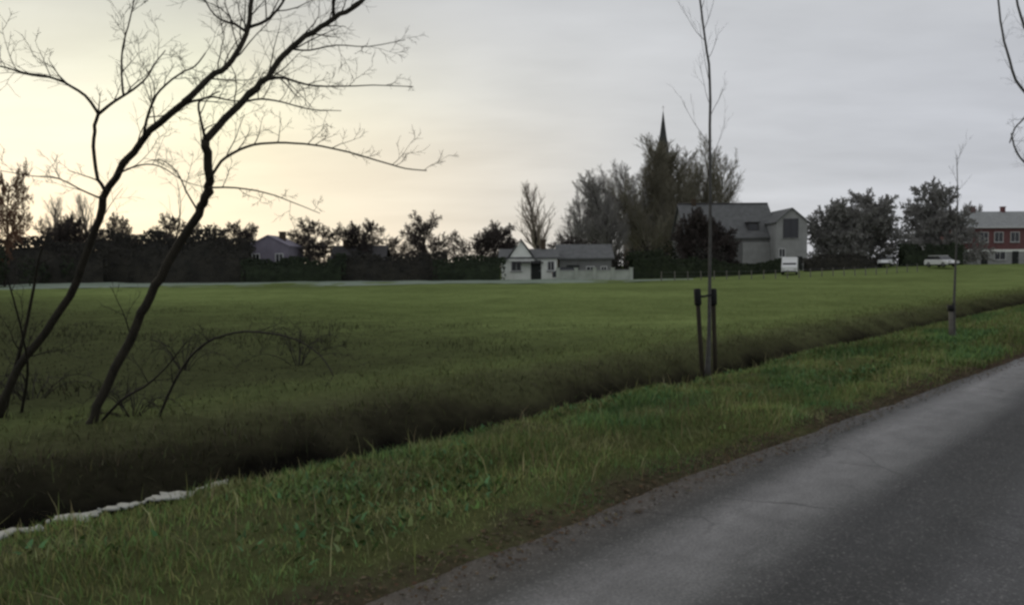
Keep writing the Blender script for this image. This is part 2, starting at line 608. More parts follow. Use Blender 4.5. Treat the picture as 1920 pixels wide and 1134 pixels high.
S_ = spaced([(-900, -200, 60), (-200, -40, 8), (-40, -6, 1.0), (-6, 20, 0.16), (20, 50, 0.5), (50, 160, 2.5), (160, 400, 12), (400, 2001, 100)])
T_ = spaced([(-600, -100, 60), (-100, -10, 9), (-10, 2.0, 1.2), (2.0, 11, 0.1), (11, 24, 0.4), (24, 140, 2.5), (140, 300, 10), (300, 2001, 100)])
sheet('meadow_ground', S_, T_, height, M['ground'], 'flat green meadow with grass verge and dark ditch along the road')


def road_z(s, t):
    return 0.012 - 0.004 * (t - 0.4) ** 2


edge = 3.18
Sr = spaced([(-60, -4, 2), (-4, 20, 0.12), (20, 60, 0.4), (60, 400, 5)])
Tr = np.linspace(-2.2, edge, 28)
rd = sheet('road', Sr, Tr, road_z, M['road'], 'worn grey asphalt lane running off to the right')
# frayed left edge and a thin asphalt thickness
me = rd.data
co = np.zeros(len(me.vertices) * 3, np.float32)
me.vertices.foreach_get('co', co)
co = co.reshape(-1, 3)
m_ = co[:, 1] > edge - 1e-3
co[m_, 1] += (0.16 * (vnoise(co[m_, 0] * 1.3, 0 * co[m_, 0]) - 0.5) + 0.09 * (vnoise(co[m_, 0] * 5.1, 3 + 0 * co[m_, 0]) - 0.5))
co[m_, 2] -= 0.05
co[:, 1] -= bend(co[:, 0]) * smooth(0.0, 2.6, co[:, 1])
me.vertices.foreach_set('co', co.ravel())
me.update()

Sw = spaced([(-60, 60, 1.0), (60, 300, 10)])
sheet('water', Sw, np.array([5.7, 6.3, 7.0, 7.6, 8.0]), lambda s, t: -0.70 + 0 * s, M['water'], 'narrow dark water at the bottom of the ditch')

# pale track along the far edge of the meadow
mbp = MB()
track = [(-300, 62, 13), (0, 68, 16), (330, 73, 20), (700, 76, 20), (1180, 82, 14), (1300, 90, 6)]
vs = []
xs = np.linspace(-300, 1300, 60)
for x in xs:
    Y = np.interp(x, [a[0] for a in track], [a[1] for a in track])
    w = np.interp(x, [a[0] for a in track], [a[2] for a in track])
    for yy in (Y, Y + w):
        p = ray(x, 500) * yy
        vs.append((p.x, p.y, height_xy(p.x, p.y) + 0.02 + 0.10 * (yy > Y)))
mbp.add(vs, [(2 * i, 2 * i + 2, 2 * i + 3, 2 * i + 1) for i in range(len(xs) - 1)])
tag(mbp.build('path', M['gravel_path']), 'pale track along the far edge of the meadow below the trees', None, None, 'structure')


# ------------------------------------------------------------------ grass and weeds (uncountable)
def blades(name, s, t, length, width, lean, tint, zoff=0.0, mat='blade'):
    n = len(s)
    z = height(s, t) + zoff
    az = RNG.uniform(0, 2 * math.pi, n)
    face = az + RNG.uniform(-1.2, 1.2, n) + math.pi / 2
    lx, ly = np.cos(az) * lean * length, np.sin(az) * lean * length
    up = length * np.sqrt(np.clip(1 - lean * lean * 0.8, 0.15, 1))
    wx, wy = np.cos(face) * width / 2, np.sin(face) * width / 2
    base = np.c_[s, t, z - 0.01]
    mid = base + np.c_[lx * 0.35, ly * 0.35, up * 0.6]
    tip = base + np.c_[lx, ly, up]
    W = np.c_[wx, wy, np.zeros(n)]
    V = np.stack([base - W, base + W, mid + W * 0.8, mid - W * 0.8, tip + W * 0.12, tip - W * 0.12], 1).reshape(-1, 3)
    i = np.arange(n)[:, None] * 6
    F = np.concatenate([i + np.array([0, 1, 2, 3]), i + np.array([3, 2, 4, 5])])
    o = link(name, fast_mesh(name, V, F, M[mat], np.repeat(tint, 6, 0)))
    o.rotation_euler = (0, 0, ROT)
    return o


def pal(n, cols, weights=None, jit=0.25):
    c = np.array(cols)[RNG.choice(len(cols), n, p=weights)]
    return np.clip(c * RNG.uniform(1 - jit, 1 + jit, (n, 1)) * RNG.uniform(0.92, 1.08, (n, 3)), 0.005, 1)


def scatter(n, s0, s1, t0, t1, fall=1.0):
    u = RNG.random(n) ** fall
    return s0 + (s1 - s0) * u, RNG.uniform(t0, t1, n)


GREEN, OLIVE, STRAW, BLUEGREEN, DEAD = (0.118, 0.186, 0.058), (0.165, 0.182, 0.066), (0.26, 0.245, 0.125), (0.078, 0.150, 0.062), (0.040, 0.034, 0.024)

# verge: near, dense
s, t = scatter(130000, -5, 14, 2.5, 5.95, 1.15)
keep = (RNG.random(len(s)) < smooth(3.06, 3.36, t + bend(s) + 0.3 * (vnoise(s * 1.4, t * 1.4) - 0.5))) & (RNG.random(len(s)) < 0.25 + 0.95 * vnoise(s * 2.2 + 3, t * 2.2))
s, t = s[keep], t[keep]
clump = vnoise(s * 1.6 + 20, t * 1.6)
hn = (0.035 + 0.085 * clump) * (0.6 + 0.8 * RNG.random(len(s))) * (0.45 + 0.55 * smooth(3.05, 3.7, t + bend(s)))
patch = vnoise(s * 0.9 + 40, t * 1.3 + 8)
dry = vnoise(s * 2.5 + 80, t * 2.5 + 1)
tint = pal(len(s), [GREEN, OLIVE, (0.19, 0.18, 0.075)], [0.42, 0.38, 0.2])
g = smooth(0.5, 0.75, patch)[:, None]
tint = tint * (1 - g) + pal(len(s), [BLUEGREEN, GREEN]) * g
d_ = (smooth(0.62, 0.85, dry) * 0.7)[:, None]
tint = tint * (1 - d_) + pal(len(s), [STRAW, OLIVE]) * d_
tall = RNG.random(len(s)) < 0.012
hn = np.where(tall, 0.14 + 0.16 * RNG.random(len(s)), hn)
tint[tall] = pal(int(tall.sum()), [STRAW, (0.20, 0.17, 0.09), OLIVE])
lum = 0.74 + 0.85 * vnoise(s * 1.1 + 31, t * 2.1 + 5)
tint = tint * lum[:, None]
tag(blades('verge_grass', s, t, hn, 0.004 + 0.004 * RNG.random(len(s)), RNG.uniform(0.15, 0.95, len(s)), tint),
    'uneven tufted grass of the roadside verge', 'grass', None, 'stuff')

# verge: further along
s, t = scatter(88000, 14, 75, 2.3, 6.0, 1.5)
keep = (RNG.random(len(s)) < smooth(3.06, 3.36, t + bend(s))) & (RNG.random(len(s)) < 0.3 + 0.9 * vnoise(s * 1.4, t * 2.0))
s, t = s[keep], t[keep]
patch = vnoise(s * 0.5 + 40, t * 1.3 + 8)
tint = pal(len(s), [GREEN, OLIVE, (0.18, 0.175, 0.085)], [0.4, 0.4, 0.2])
g = smooth(0.5, 0.75, patch)[:, None]
tint = tint * (1 - g) + pal(len(s), [BLUEGREEN, GREEN]) * g
lum = 0.62 + 0.8 * vnoise(s * 0.5 + 31, t * 1.6 + 5)
tint = tint * lum[:, None]
tag(blades('distant_verge_grass', s, t, 0.06 + 0.10 * RNG.random(len(s)), 0.010 + 0.012 * RNG.random(len(s)), RNG.uniform(0.1, 0.9, len(s)), tint),
    'verge grass further along the road', 'grass', None, 'stuff')

# leafy dark green weeds of the verge
s, t = scatter(60000, -3, 26, 3.5, 5.75, 1.2)
wn = 0.55 * vnoise(s * 0.7 + 60, t * 1.1 + 30) + 0.25 * vnoise(s * 2.3 + 5, t * 2.3) + 0.20 * vnoise(s * 6, t * 6 + 11)
keep = RNG.random(len(s)) < smooth(0.44, 0.70, wn) * 0.6
s, t = s[keep], t[keep]
tint = pal(len(s), [BLUEGREEN, (0.085, 0.135, 0.042), (0.115, 0.150, 0.058)], None, 0.4)
ln = (0.018 + 0.042 * RNG.random(len(s))) * (0.6 + 0.8 * vnoise(s * 3, t * 3 + 2))
tag(blades('verge_weeds', s, t, ln, ln * RNG.uniform(0.35, 0.6, len(s)), RNG.uniform(0.55, 1.0, len(s)), tint, 0.03 + 0.05 * RNG.random(len(s)) ** 2),
    'broad leaved dark green weeds in patches on the verge', 'weeds', None, 'stuff')

# dark weeds on the ditch banks
s, t = scatter(46000, -12, 60, 5.55, 8.3, 1.5)
keep = RNG.random(len(s)) < (0.25 + 0.85 * vnoise(s * 1.1, t * 1.8 + 9)) * (1 - 0.75 * smooth(2, 12, s) * smooth(6.9, 8.0, t))
keep &= ~((t > 5.95) & (t < 7.0))
keep &= (t > 6.5) | (RNG.random(len(s)) < 0.35)
s, t = s[keep], t[keep]
tint = pal(len(s), [(0.011, 0.010, 0.008), (0.016, 0.015, 0.010), (0.03, 0.026, 0.018), (0.020, 0.024, 0.011)], [0.35, 0.3, 0.15, 0.2])
fs = smooth(7.4, 8.1, t + 0.25 * smooth(2, 13, s))[:, None]
tint = tint * (1 - fs) + pal(len(s), [(0.070, 0.066, 0.040), (0.085, 0.098, 0.040)]) * fs
tag(blades('ditch_weeds', s, t, 0.05 + 0.13 * RNG.random(len(s)) ** 2 + 0.14 * (RNG.random(len(s)) < 0.04), 0.006 + 0.010 * RNG.random(len(s)), RNG.uniform(0.2, 1.0, len(s)), tint, 0, 'weed_blade'),
    'dark dead weeds covering the sides of the ditch', 'weeds', None, 'stuff')

# rough strip on the far bank, thinning into the meadow
s, t = scatter(50000, -22, 75, 7.8, 10.3, 1.4)
keep = RNG.random(len(s)) < (1.1 - 0.9 * smooth(8.5, 10.6, t)) * (0.3 + 0.9 * vnoise(s * 0.8 + 2, t * 0.9))
s, t = s[keep], t[keep]
mixk = smooth(7.9, 9.2, t + 0.5 * smooth(2, 13, s) + 1.2 * (vnoise(s * 0.6, t) - 0.5))[:, None]
tint = pal(len(s), [(0.070, 0.060, 0.042), (0.085, 0.078, 0.048), (0.090, 0.094, 0.044)]) * (1 - mixk) + pal(len(s), [(0.145, 0.165, 0.064), (0.12, 0.132, 0.054)]) * mixk
tag(blades('rough_grass', s, t, 0.04 + 0.11 * RNG.random(len(s)) ** 2 + 0.12 * (RNG.random(len(s)) < 0.03), 0.008 + 0.008 * RNG.random(len(s)), RNG.uniform(0.2, 0.9, len(s)), tint),
    'rough brownish grass along the far edge of the ditch', 'grass', None, 'stuff')

# meadow sward close enough to read as blades
s, t = scatter(110000, -40, 60, 9.5, 45, 1.0)
t = 9.5 + (t - 9.5) ** 1.0 * RNG.random(len(t)) ** 0.6
s, t = s, t
rough_l = 1 - smooth(6, 25, s - 0.05 * t + 8 * (vnoise(s * 0.2, t * 0.2) - 0.5))
tint = pal(len(s), [(0.182, 0.226, 0.081), (0.163, 0.206, 0.072), (0.19, 0.216, 0.086)], None, 0.15)
dk = pal(len(s), [(0.044, 0.045, 0.024), (0.066, 0.070, 0.036), (0.032, 0.031, 0.019)], None, 0.3)
tint = tint * (1 - rough_l[:, None]) + dk * rough_l[:, None]
tag(blades('meadow_grass', s, t, (0.02 + 0.035 * RNG.random(len(s))) * (1 + 3.0 * rough_l * smooth(0.45, 0.8, vnoise(s * 0.5, t * 0.5))), 0.010 + 0.012 * RNG.random(len(s)), RNG.uniform(0.3, 1.0, len(s)), tint),
    'short grazed grass of the meadow, rougher at the near left', 'grass', None, 'stuff')

# grit and leaf crumbs where the verge spills on the asphalt
s, t = scatter(9000, -2, 22, 2.75, 3.3, 1.2)
keep = RNG.random(len(s)) < smooth(2.55, 3.1, t)
s, t = s[keep], t[keep]
n = len(s)
az = RNG.uniform(0, 6.28, n)
sz = RNG.uniform(0.003, 0.015, n)
t = t - bend(s)
zc = np.maximum(height(s, t), road_z(s, t)) + 0.004
V = np.stack([np.c_[s + np.cos(az + k * 1.57) * sz * (1.6 if k % 2 else 0.8), t + np.sin(az + k * 1.57) * sz * (1.6 if k % 2 else 0.8), zc + RNG.uniform(0, 0.012, n)] for k in range(4)], 1).reshape(-1, 3)
F = np.arange(4 * n).reshape(-1, 4)
o = link('leaf_litter', fast_mesh('leaf_litter', V, F, M['blade'], np.repeat(pal(n, [(0.085, 0.055, 0.032), (0.06, 0.045, 0.03), (0.10, 0.08, 0.05)]), 4, 0)))
o.rotation_euler = (0, 0, ROT)
tag(o, 'brown leaf litter along the edge of the asphalt', 'leaf litter', None, 'stuff')


# ------------------------------------------------------------------ trees
def rot_dir(d, ang, az):
    d = Vector(d).normalized()
    u = d.orthogonal().normalized()
    w = d.cross(u)
    return (d * math.cos(ang) + (u * math.cos(az) + w * math.sin(az)) * math.sin(ang)).normalized()


def spray(rng, mbs, p, d, length, r, level, levels, spec):
    """Recursive bare branches; mbs: one MB for every level."""
    sides = (8, 6, 4, 3, 3, 3)[level]
    n = (7, 6, 4, 3, 2, 2)[level]
    pts, rads = [Vector(p)], [r]
    dd = Vector(d).normalized()
    wob, trop = spec['wob'], spec['trop'][min(level, len(spec['trop']) - 1)]
    for i in range(n):
        dd = (dd + Vector((rng.gauss(0, wob), rng.gauss(0, wob), rng.gauss(0, wob) + trop))).normalized()
        pts.append(pts[-1] + dd * (length / n))
        rads.append(max(r * (1 - 0.75 * (i + 1) / n), spec['rmin'] * 0.6))
    mbs[level].tube(pts, rads, sides)
    if level + 1 >= levels:
        return
    k = spec['kids'][level]
    az = rng.uniform(0, 6.28)
    for c in range(k):
        f = spec['start'][level] + (1 - spec['start'][level]) * (c + rng.random()) / k
        x = min(f * n, n - 1e-3)
        i = int(x)
        q = pts[i].lerp(pts[i + 1], x - i)
        dl = pts[i + 1] - pts[i]
        az += 2.4 + rng.uniform(-0.5, 0.5)
        a = R(spec['angle'][level]) * rng.uniform(0.7, 1.25)
        ln = length * spec['ratio'][level] * (1 - spec['shorten'][level] * f) * rng.uniform(0.75, 1.25)
        rr = max(rads[i] * 0.55, spec['rmin'])
        spray(rng, mbs, q, rot_dir(dl, a, az), ln, rr, level + 1, levels, spec)


SPECS = {
    'round': dict(wob=0.10, trop=(0.02, 0.04, 0.03), rmin=0.034, kids=(13, 9, 8, 5), start=(0.22, 0.2, 0.1, 0.1), angle=(62, 48, 45, 45), ratio=(0.62, 0.52, 0.5, 0.55), shorten=(0.55, 0.4, 0.3, 0.3)),
    'dome': dict(wob=0.10, trop=(0.02, 0.02, 0.02), rmin=0.042, kids=(17, 10, 9, 5), start=(0.12, 0.15, 0.1, 0.1), angle=(70, 50, 48, 45), ratio=(0.62, 0.52, 0.5, 0.5), shorten=(0.5, 0.4, 0.3, 0.3)),
    'oval': dict(wob=0.08, trop=(0.02, 0.07, 0.05), rmin=0.010, kids=(22, 11, 8, 5), start=(0.08, 0.15, 0.1, 0.1), angle=(40, 34, 34, 34), ratio=(0.52, 0.5, 0.5, 0.5), shorten=(0.55, 0.4, 0.3, 0.3)),
    'poplar': dict(wob=0.05, trop=(0.03, 0.12, 0.12, 0.10), rmin=0.009, kids=(36, 10, 8, 5), start=(0.10, 0.12, 0.1, 0.1), angle=(30, 24, 24, 24), ratio=(0.40, 0.5, 0.5, 0.5), shorten=(0.5, 0.4, 0.3, 0.3)),
}
SPECS['thin'] = dict(wob=0.05, trop=(0.03, 0.12, 0.12, 0.10), rmin=0.007, kids=(22, 7, 5, 3), start=(0.14, 0.12, 0.1, 0.1), angle=(28, 24, 24, 24), ratio=(0.40, 0.5, 0.5, 0.5), shorten=(0.5, 0.4, 0.3, 0.3))
SPECS['dense'] = dict(wob=0.09, trop=(0.02, 0.03, 0.02), rmin=0.072, kids=(30, 13, 10, 5), start=(0.05, 0.12, 0.08, 0.1), angle=(66, 50, 48, 45), ratio=(0.60, 0.46, 0.42, 0.4), shorten=(0.35, 0.3, 0.3, 0.3))
VARIANTS = {}


def variant(kind, seed, twig):
    key = (kind, seed, twig)
    if key not in VARIANTS:
        rng = random.Random(seed * 31 + len(kind))
        sp = SPECS[kind]
        mbs = [MB() for _ in range(5)]
        H = 10.0
        spray(rng, mbs, (0, 0, -0.2), (rng.uniform(-.04, .04), rng.uniform(-.04, .04), 1), H * (0.72 if kind != 'poplar' else 0.9), 0.20, 0, 5, sp)
        crown = MB()
        for q in mbs[1:]:
            crown.add(q.v, q.f)
        zs = np.array([v[2] for v in crown.v])
        xs = np.array([v[0] for v in crown.v])
        top, wid = np.percentile(zs, 99.7), np.percentile(np.abs(xs), 97)
        VARIANTS[key] = (mbs[0].mesh('trunk', M['far_bark'], True), crown.mesh('crown', M[twig]), top, wid)
    return VARIANTS[key]


def far_tree(name, px, ytop, half, Y, kind, seed, twig, label, group, rz=None):
    p = ray(px, 500) * Y
    z = height_xy(p.x, p.y)
    top = at(px, ytop, Y).z - z
    tm, cm, h0, w0 = variant(kind, seed, twig)
    o = thing(name, label, 'tree', (p.x, p.y, z), (px * 0.7) % 6.28 if rz is None else rz, group)
    link('trunk', tm, o)
    link('crown', cm, o)
    w = half / FPX * Y / w0
    o.scale = (w, w, top / h0)
    return o


# ---- the two leaning trees on the far ditch bank, traced as real 3-D limbs
def limb_pts(pix, Y0, Y1):
    n = len(pix)
    return [at(p[0], p[1], Y0 + (Y1 - Y0) * i / max(n - 1, 1)) for i, p in enumerate(pix)]


def refine(pts, rads, sub=3, jit=0.0):
    """Catmull-Rom through the traced points."""
    out, ro = [], []
    for i in range(len(pts) - 1):
        p0, p1, p2, p3 = pts[max(i - 1, 0)], pts[i], pts[i + 1], pts[min(i + 2, len(pts) - 1)]
        for k in range(sub):
            u = k / sub
            q = 0.5 * ((2 * p1) + (p2 - p0) * u + (2 * p0 - 5 * p1 + 4 * p2 - p3) * u * u + (3 * p1 - p0 - 3 * p2 + p3) * u ** 3)
            if jit:
                q = q + Vector((random.gauss(0, jit), random.gauss(0, jit), random.gauss(0, jit)))
            out.append(q)
            ro.append(rads[i] + (rads[i + 1] - rads[i]) * u)
    out.append(pts[-1])
    ro.append(rads[-1])
    return out, ro


TWIG_SPEC = dict(wob=0.13, trop=(0.0, 0.05, 0.04, 0.02), rmin=0.0022, kids=(4, 4, 4, 0), start=(0.2, 0.2, 0.2, 0), angle=(40, 45, 42, 40), ratio=(0.6, 0.55, 0.55, 0.5), shorten=(0.4, 0.3, 0.3, 0.3))


def add_limb(root, origin, pix, Y0, Y1, r0, r1, name, mat, twig_mb, kids, twig_len, seed, sides=8, up=0.5):
    rng = random.Random(seed)
    pts = limb_pts(pix, Y0, Y1)
    n = len(pts)
    rads = [r0 + (r1 - r0) * (i / (n - 1)) ** 0.8 for i in range(n)]
    if name == 'trunk':
        rads[0] *= 1.7
        rads[1] *= 1.15
    P, Q = refine(pts, rads, 3, r1 * 0.25)
    mb = MB()
    mb.tube([p - origin for p in P], Q, sides)
    mb.build(name, mat, root, True)
    for c in range(kids):
        x = (0.12 + 0.88 * (c + rng.random()) / kids) * (len(P) - 1)
        i = min(int(x), len(P) - 2)
        q = P[i].lerp(P[i + 1], x - i) - origin
        d = rot_dir(P[i + 1] - P[i], R(rng.uniform(30, 65)), rng.uniform(0, 6.28))
        d = (d + Vector((0, 0, up * rng.random()))).normalized()
        mbs = [twig_mb] * 4
        spray(rng, mbs, q, d, twig_len * rng.uniform(0.5, 1.25) * (1 - 0.55 * i / len(P)), min(Q[i] * 0.5, 0.008), 1, 4, TWIG_SPEC)


def leaning_tree(name, label, base_px, limbs, seed):
    o = thing(name, label, 'tree', base_px)
    tw = MB()
    org = Vector(base_px)
    for k, (nm, pix, Y0, Y1, r0, r1, kids, tl) in enumerate(limbs):
        add_limb(o, org, pix, Y0, Y1, r0, r1, nm, M['bark'] if r0 > 0.03 else M['thin_bark'], tw, kids, tl, seed * 50 + k)
    t_ = tw.build('twigs', M['thin_bark'], o)
    t_['kind'] = 'stuff'
    return o


px2m = lambda v, Y: v / FPX * Y
YA = 7.3
gA = ground_at(-25, 800, -0.25)
leaning_tree('leaning_tree', 'left one of two leaning bare trees, its foot hidden beyond the left edge', gA, [
    ('trunk', [(-45, 860), (-15, 800), (5, 750), (35, 690), (85, 625), (130, 555), (163, 470), (185, 410), (203, 352), (250, 285), (300, 228), (350, 190)], gA.y, YA + 0.4, px2m(11.20, YA), px2m(6.40, YA), 7, 0.9),
    ('limb', [(345, 193), (390, 150), (425, 125), (450, 90), (465, 50), (472, 0), (485, -70)], YA + 0.4, YA + 0.8, px2m(6.40, YA), px2m(4.00, YA), 12, 0.8),
    ('limb', [(466, 52), (500, 38), (530, 5), (548, -40), (560, -90)], YA + 0.7, YA + 0.2, px2m(3.60, YA), px2m(1.20, YA), 7, 0.6),
    ('limb', [(462, 60), (440, 46), (415, 38), (395, 20), (378, -15)], YA + 0.7, YA + 1.2, px2m(3.20, YA), px2m(1.20, YA), 6, 0.6),
    ('limb', [(200, 360), (184, 335), (175, 275), (178, 235), (185, 212)], YA + 0.1, YA - 0.1, px2m(3.60, YA), px2m(3.20, YA), 2, 0.4),
    ('limb', [(185, 214), (160, 180), (120, 155), (85, 143), (45, 137), (0, 125), (-60, 118)], YA - 0.1, YA - 0.8, px2m(3.20, YA), px2m(1.06, YA), 8, 0.55),
    ('limb', [(185, 214), (215, 190), (250, 168), (275, 145), (290, 120), (310, 95)], YA - 0.1, YA + 0.5, px2m(3.20, YA), px2m(0.96, YA), 7, 0.55),
    ('limb', [(232, 180), (228, 140), (230, 90), (240, 50), (252, 0), (258, -50)], YA, YA + 0.4, px2m(2.40, YA), px2m(0.86, YA), 6, 0.5),
    ('limb', [(268, 262), (275, 225), (285, 195), (300, 170), (335, 140), (365, 125), (385, 100)], YA + 0.2, YA - 0.4, px2m(3.20, YA), px2m(1.06, YA), 8, 0.5),
    ('limb', [(345, 195), (372, 188), (400, 182), (440, 190), (490, 186)], YA + 0.4, YA + 0.9, px2m(3.20, YA), px2m(0.96, YA), 5, 0.5),
    ('limb', [(222, 325), (262, 310), (300, 312), (345, 340), (380, 350)], YA + 0.2, YA + 0.8, px2m(2.00, YA), px2m(0.62, YA), 4, 0.4),
    ('limb', [(195, 375), (150, 355), (110, 335), (60, 330), (0, 320)], YA + 0.1, YA - 0.5, px2m(2.00, YA), px2m(0.58, YA), 5, 0.4),
    ('stem', [(40, 775), (52, 700), (45, 640), (25, 560), (8, 500)], gA.y + 0.1, YA + 0.3, px2m(4, YA), px2m(1, YA), 4, 0.5),
    ('stem', [(5, 790), (22, 715), (45, 628), (63, 540), (72, 490), (84, 450), (92, 425)], gA.y - 0.1, YA + 0.5, px2m(6.40, YA), px2m(0.48, YA), 3, 0.5),
], 3)

gB = ground_at(140, 835, -0.35)
YB = 7.6
leaning_tree('leaning_tree', 'right one of two bare trees leaning over the ditch, with a long arching side branch', gB, [
    ('trunk', [(120, 880), (150, 830), (185, 760), (215, 690), (250, 620), (275, 570), (302, 518), (345, 440), (370, 402), (385, 370), (393, 340), (388, 300), (385, 262)], gB.y, YB, px2m(10.40, YB), px2m(8.00, YB), 4, 0.8),
    ('limb', [(385, 264), (410, 235), (445, 200), (480, 165), (510, 135), (530, 105), (560, 80), (600, 50), (627, 35), (660, 15), (700, -15), (760, -60)], YB, YB + 0.5, px2m(7.20, YB), px2m(4.00, YB), 16, 0.75),
    ('limb', [(626, 36), (625, 0), (628, -50)], YB + 0.4, YB + 0.2, px2m(4.00, YB), px2m(1.68, YB), 3, 0.5),
    ('limb', [(386, 268), (378, 230), (372, 195), (385, 184), (412, 172)], YB, YB - 0.5, px2m(3.20, YB), px2m(1.06, YB), 4, 0.5),
    ('limb', [(394, 335), (415, 303), (440, 286), (475, 272), (520, 268), (570, 270), (620, 278), (670, 290), (720, 305), (760, 316), (800, 320)], YB, YB - 0.9, px2m(3.04, YB), px2m(0.96, YB), 11, 0.5),
    ('limb', [(498, 150), (525, 146), (545, 150), (570, 158), (600, 162), (650, 162), (700, 160), (775, 163)], YB + 0.2, YB + 1.1, px2m(3.20, YB), px2m(0.86, YB), 9, 0.5),
    ('limb', [(455, 192), (490, 186), (530, 192), (580, 205), (640, 208)], YB + 0.1, YB - 0.6, px2m(2.40, YB), px2m(0.62, YB), 6, 0.45),
    ('limb', [(392, 352), (440, 352), (500, 362), (550, 380), (600, 400)], YB, YB - 0.6, px2m(2.00, YB), px2m(0.58, YB), 6, 0.4),
    ('limb', [(545, 92), (580, 95), (630, 85), (690, 88), (760, 75)], YB + 0.3, YB - 0.4, px2m(2.08, YB), px2m(0.58, YB), 6, 0.45),
    ('stem', [(290, 800), (330, 710), (370, 655), (420, 628), (480, 622), (550, 635), (600, 665), (625, 705)], gB.y + 0.2, YB - 0.3, px2m(3.4, YB), px2m(1, YB), 9, 0.45),
    ('stem', [(165, 820), (225, 752), (270, 725), (310, 690), (350, 640)], gB.y + 0.1, YB + 0.2, px2m(4, YB), px2m(1, YB), 6, 0.5),
    ('limb', [(372, 398), (350, 360), (330, 320), (300, 300), (270, 305)], YB - 0.1, YB + 0.7, px2m(2.00, YB), px2m(0.58, YB), 5, 0.4),
], 7)


# ---- bramble canes on the far bank
def bramble(px, py, reach, label, seed):
    rng = random.Random(seed)
    g = ground_at(px, py, -0.15)
    o = thing('bramble_bush', label, 'bramble', g, 0, 'bramble bushes on the far ditch bank')
    canes, tips = MB(), MB()
    for k in range(11):
        a = rng.uniform(0, 6.28)
        ln = reach * rng.uniform(0.5, 1.1)
        h = reach * rng.uniform(0.25, 0.6)
        pts = []
        for i in range(9):
            u = i / 8
            pts.append(Vector((math.cos(a) * ln * u + rng.gauss(0, .01), math.sin(a) * ln * u + rng.gauss(0, .01), 4 * h * u * (1 - u * 0.86) - 0.08)))
        canes.tube(pts, [0.009 - 0.007 * i / 8 for i in range(9)], 4)
        for c in range(9):
            q = pts[rng.randrange(2, 9)]
            spray(rng, [tips] * 4, q, rot_dir(Vector((0, 0, 1)), R(rng.uniform(20, 110)), rng.uniform(0, 6.28)), reach * 0.28 * rng.random(), 0.004, 2, 4, TWIG_SPEC)
    canes.build('canes', M['thin_bark'], o)
    tips.build('twigs', M['thin_bark'], o)['kind'] = 'stuff'
    return o


bramble(345, 700, 1.1, 'bramble bush on the far ditch bank just right of the leaning trees', 1)
bramble(560, 690, 1.15, 'bramble bush with low arching canes, furthest right along the far bank', 2)
bramble(60, 760, 0.9, 'bramble bush among the leaning stems at the left edge', 3)
bramble(250, 790, 0.7, 'low bramble bush right beside the foot of the right-hand leaning tree', 4)

# ---- young roadside tree held by two stakes
YT = 12.5
gT = ground_at(1327, 690, 0.0)
gT.z = height_xy(gT.x, gT.y)
YT = gT.y
o = thing('young_tree', 'slim young roadside tree with bare upright twigs, tied between two short stakes', 'tree', gT, 0, 'young trees along the verge')
tw = MB()
add_limb(o, gT, [(1327, 705), (1329, 640), (1331, 520), (1332, 400), (1331, 280), (1331, 150), (1322, 70), (1310, -20), (1300, -130), (1296, -260)], YT, YT + 0.1, px2m(4, YT), px2m(1.3, YT), 'trunk', M['young_bark'], tw, 0, 0.5, 91, 8)
rng = random.Random(12)
UP_SPEC = dict(wob=0.06, trop=(0.0, 0.1, 0.09, 0.08), rmin=0.002, kids=(0, 3, 2, 0), start=(0.2, 0.25, 0.2, 0), angle=(30, 26, 28, 30), ratio=(0.6, 0.5, 0.5, 0.5), shorten=(0.4, 0.3, 0.3, 0.3))
for k in range(13):
    y = 300 - k * 36 + rng.uniform(-10, 10)
    x = np.interp(-y, [-400, -150, -70, 20, 130, 260], [1332, 1331, 1322, 1310, 1300, 1296])
    spray(rng, [tw] * 4, at(x, y, YT + 0.05) - gT, rot_dir(Vector((0, 0, 1)), R(rng.uniform(28, 50)), k * 2.4), rng.uniform(0.5, 1.0), 0.005, 1, 4, UP_SPEC)
tw.build('twigs', M['young_bark'], o)['kind'] = 'stuff'


def stake(foot, head, r, label, strap_to, wood='stake_wood'):
    o = thing('tree_stake', label, 'stake', foot, 0, 'stakes beside the young trees')
    mb = MB()
    ax = head - foot
    mb.tube([-ax * 0.05, ax * 0.5, ax * 0.985, ax], [r, r * 0.97, r * 0.95, r * 0.8], 9)
    mb.build('post', M[wood], o, True)
    bd = MB()
    bd.tube([ax * 0.82, ax * 0.84, ax * 0.985, ax * 1.0], [r * 1.25, r * 1.55, r * 1.55, r * 1.25], 10)
    b_ = bd.build('band', M['rubber'], o, True)
    mid = strap_to - foot
    s_ = MB()
    d = (mid - ax * 0.92)
    s_.tube([ax * 0.92, ax * 0.92 + d * 0.5 + Vector((0, 0, -0.015)), mid], [0.020, 0.017, 0.020], 6)
    s_.build('strap', M['rubber'], o, True)
    return o


for pxf, pyf, pxh, label, dy in ((1318, 690, 1307, 'left one of the two short dark stakes at the slim roadside tree', -0.12), (1342, 690, 1337, 'right one of the two short dark stakes at the slim roadside tree', 0.08)):
    f = at(pxf, pyf, YT + dy)
    f.z = height_xy(f.x, f.y) - 0.02
    h = at(pxh, 541, YT + dy)
    stake(f, h, px2m(4.4, YT), label, at(1331, 553, YT))

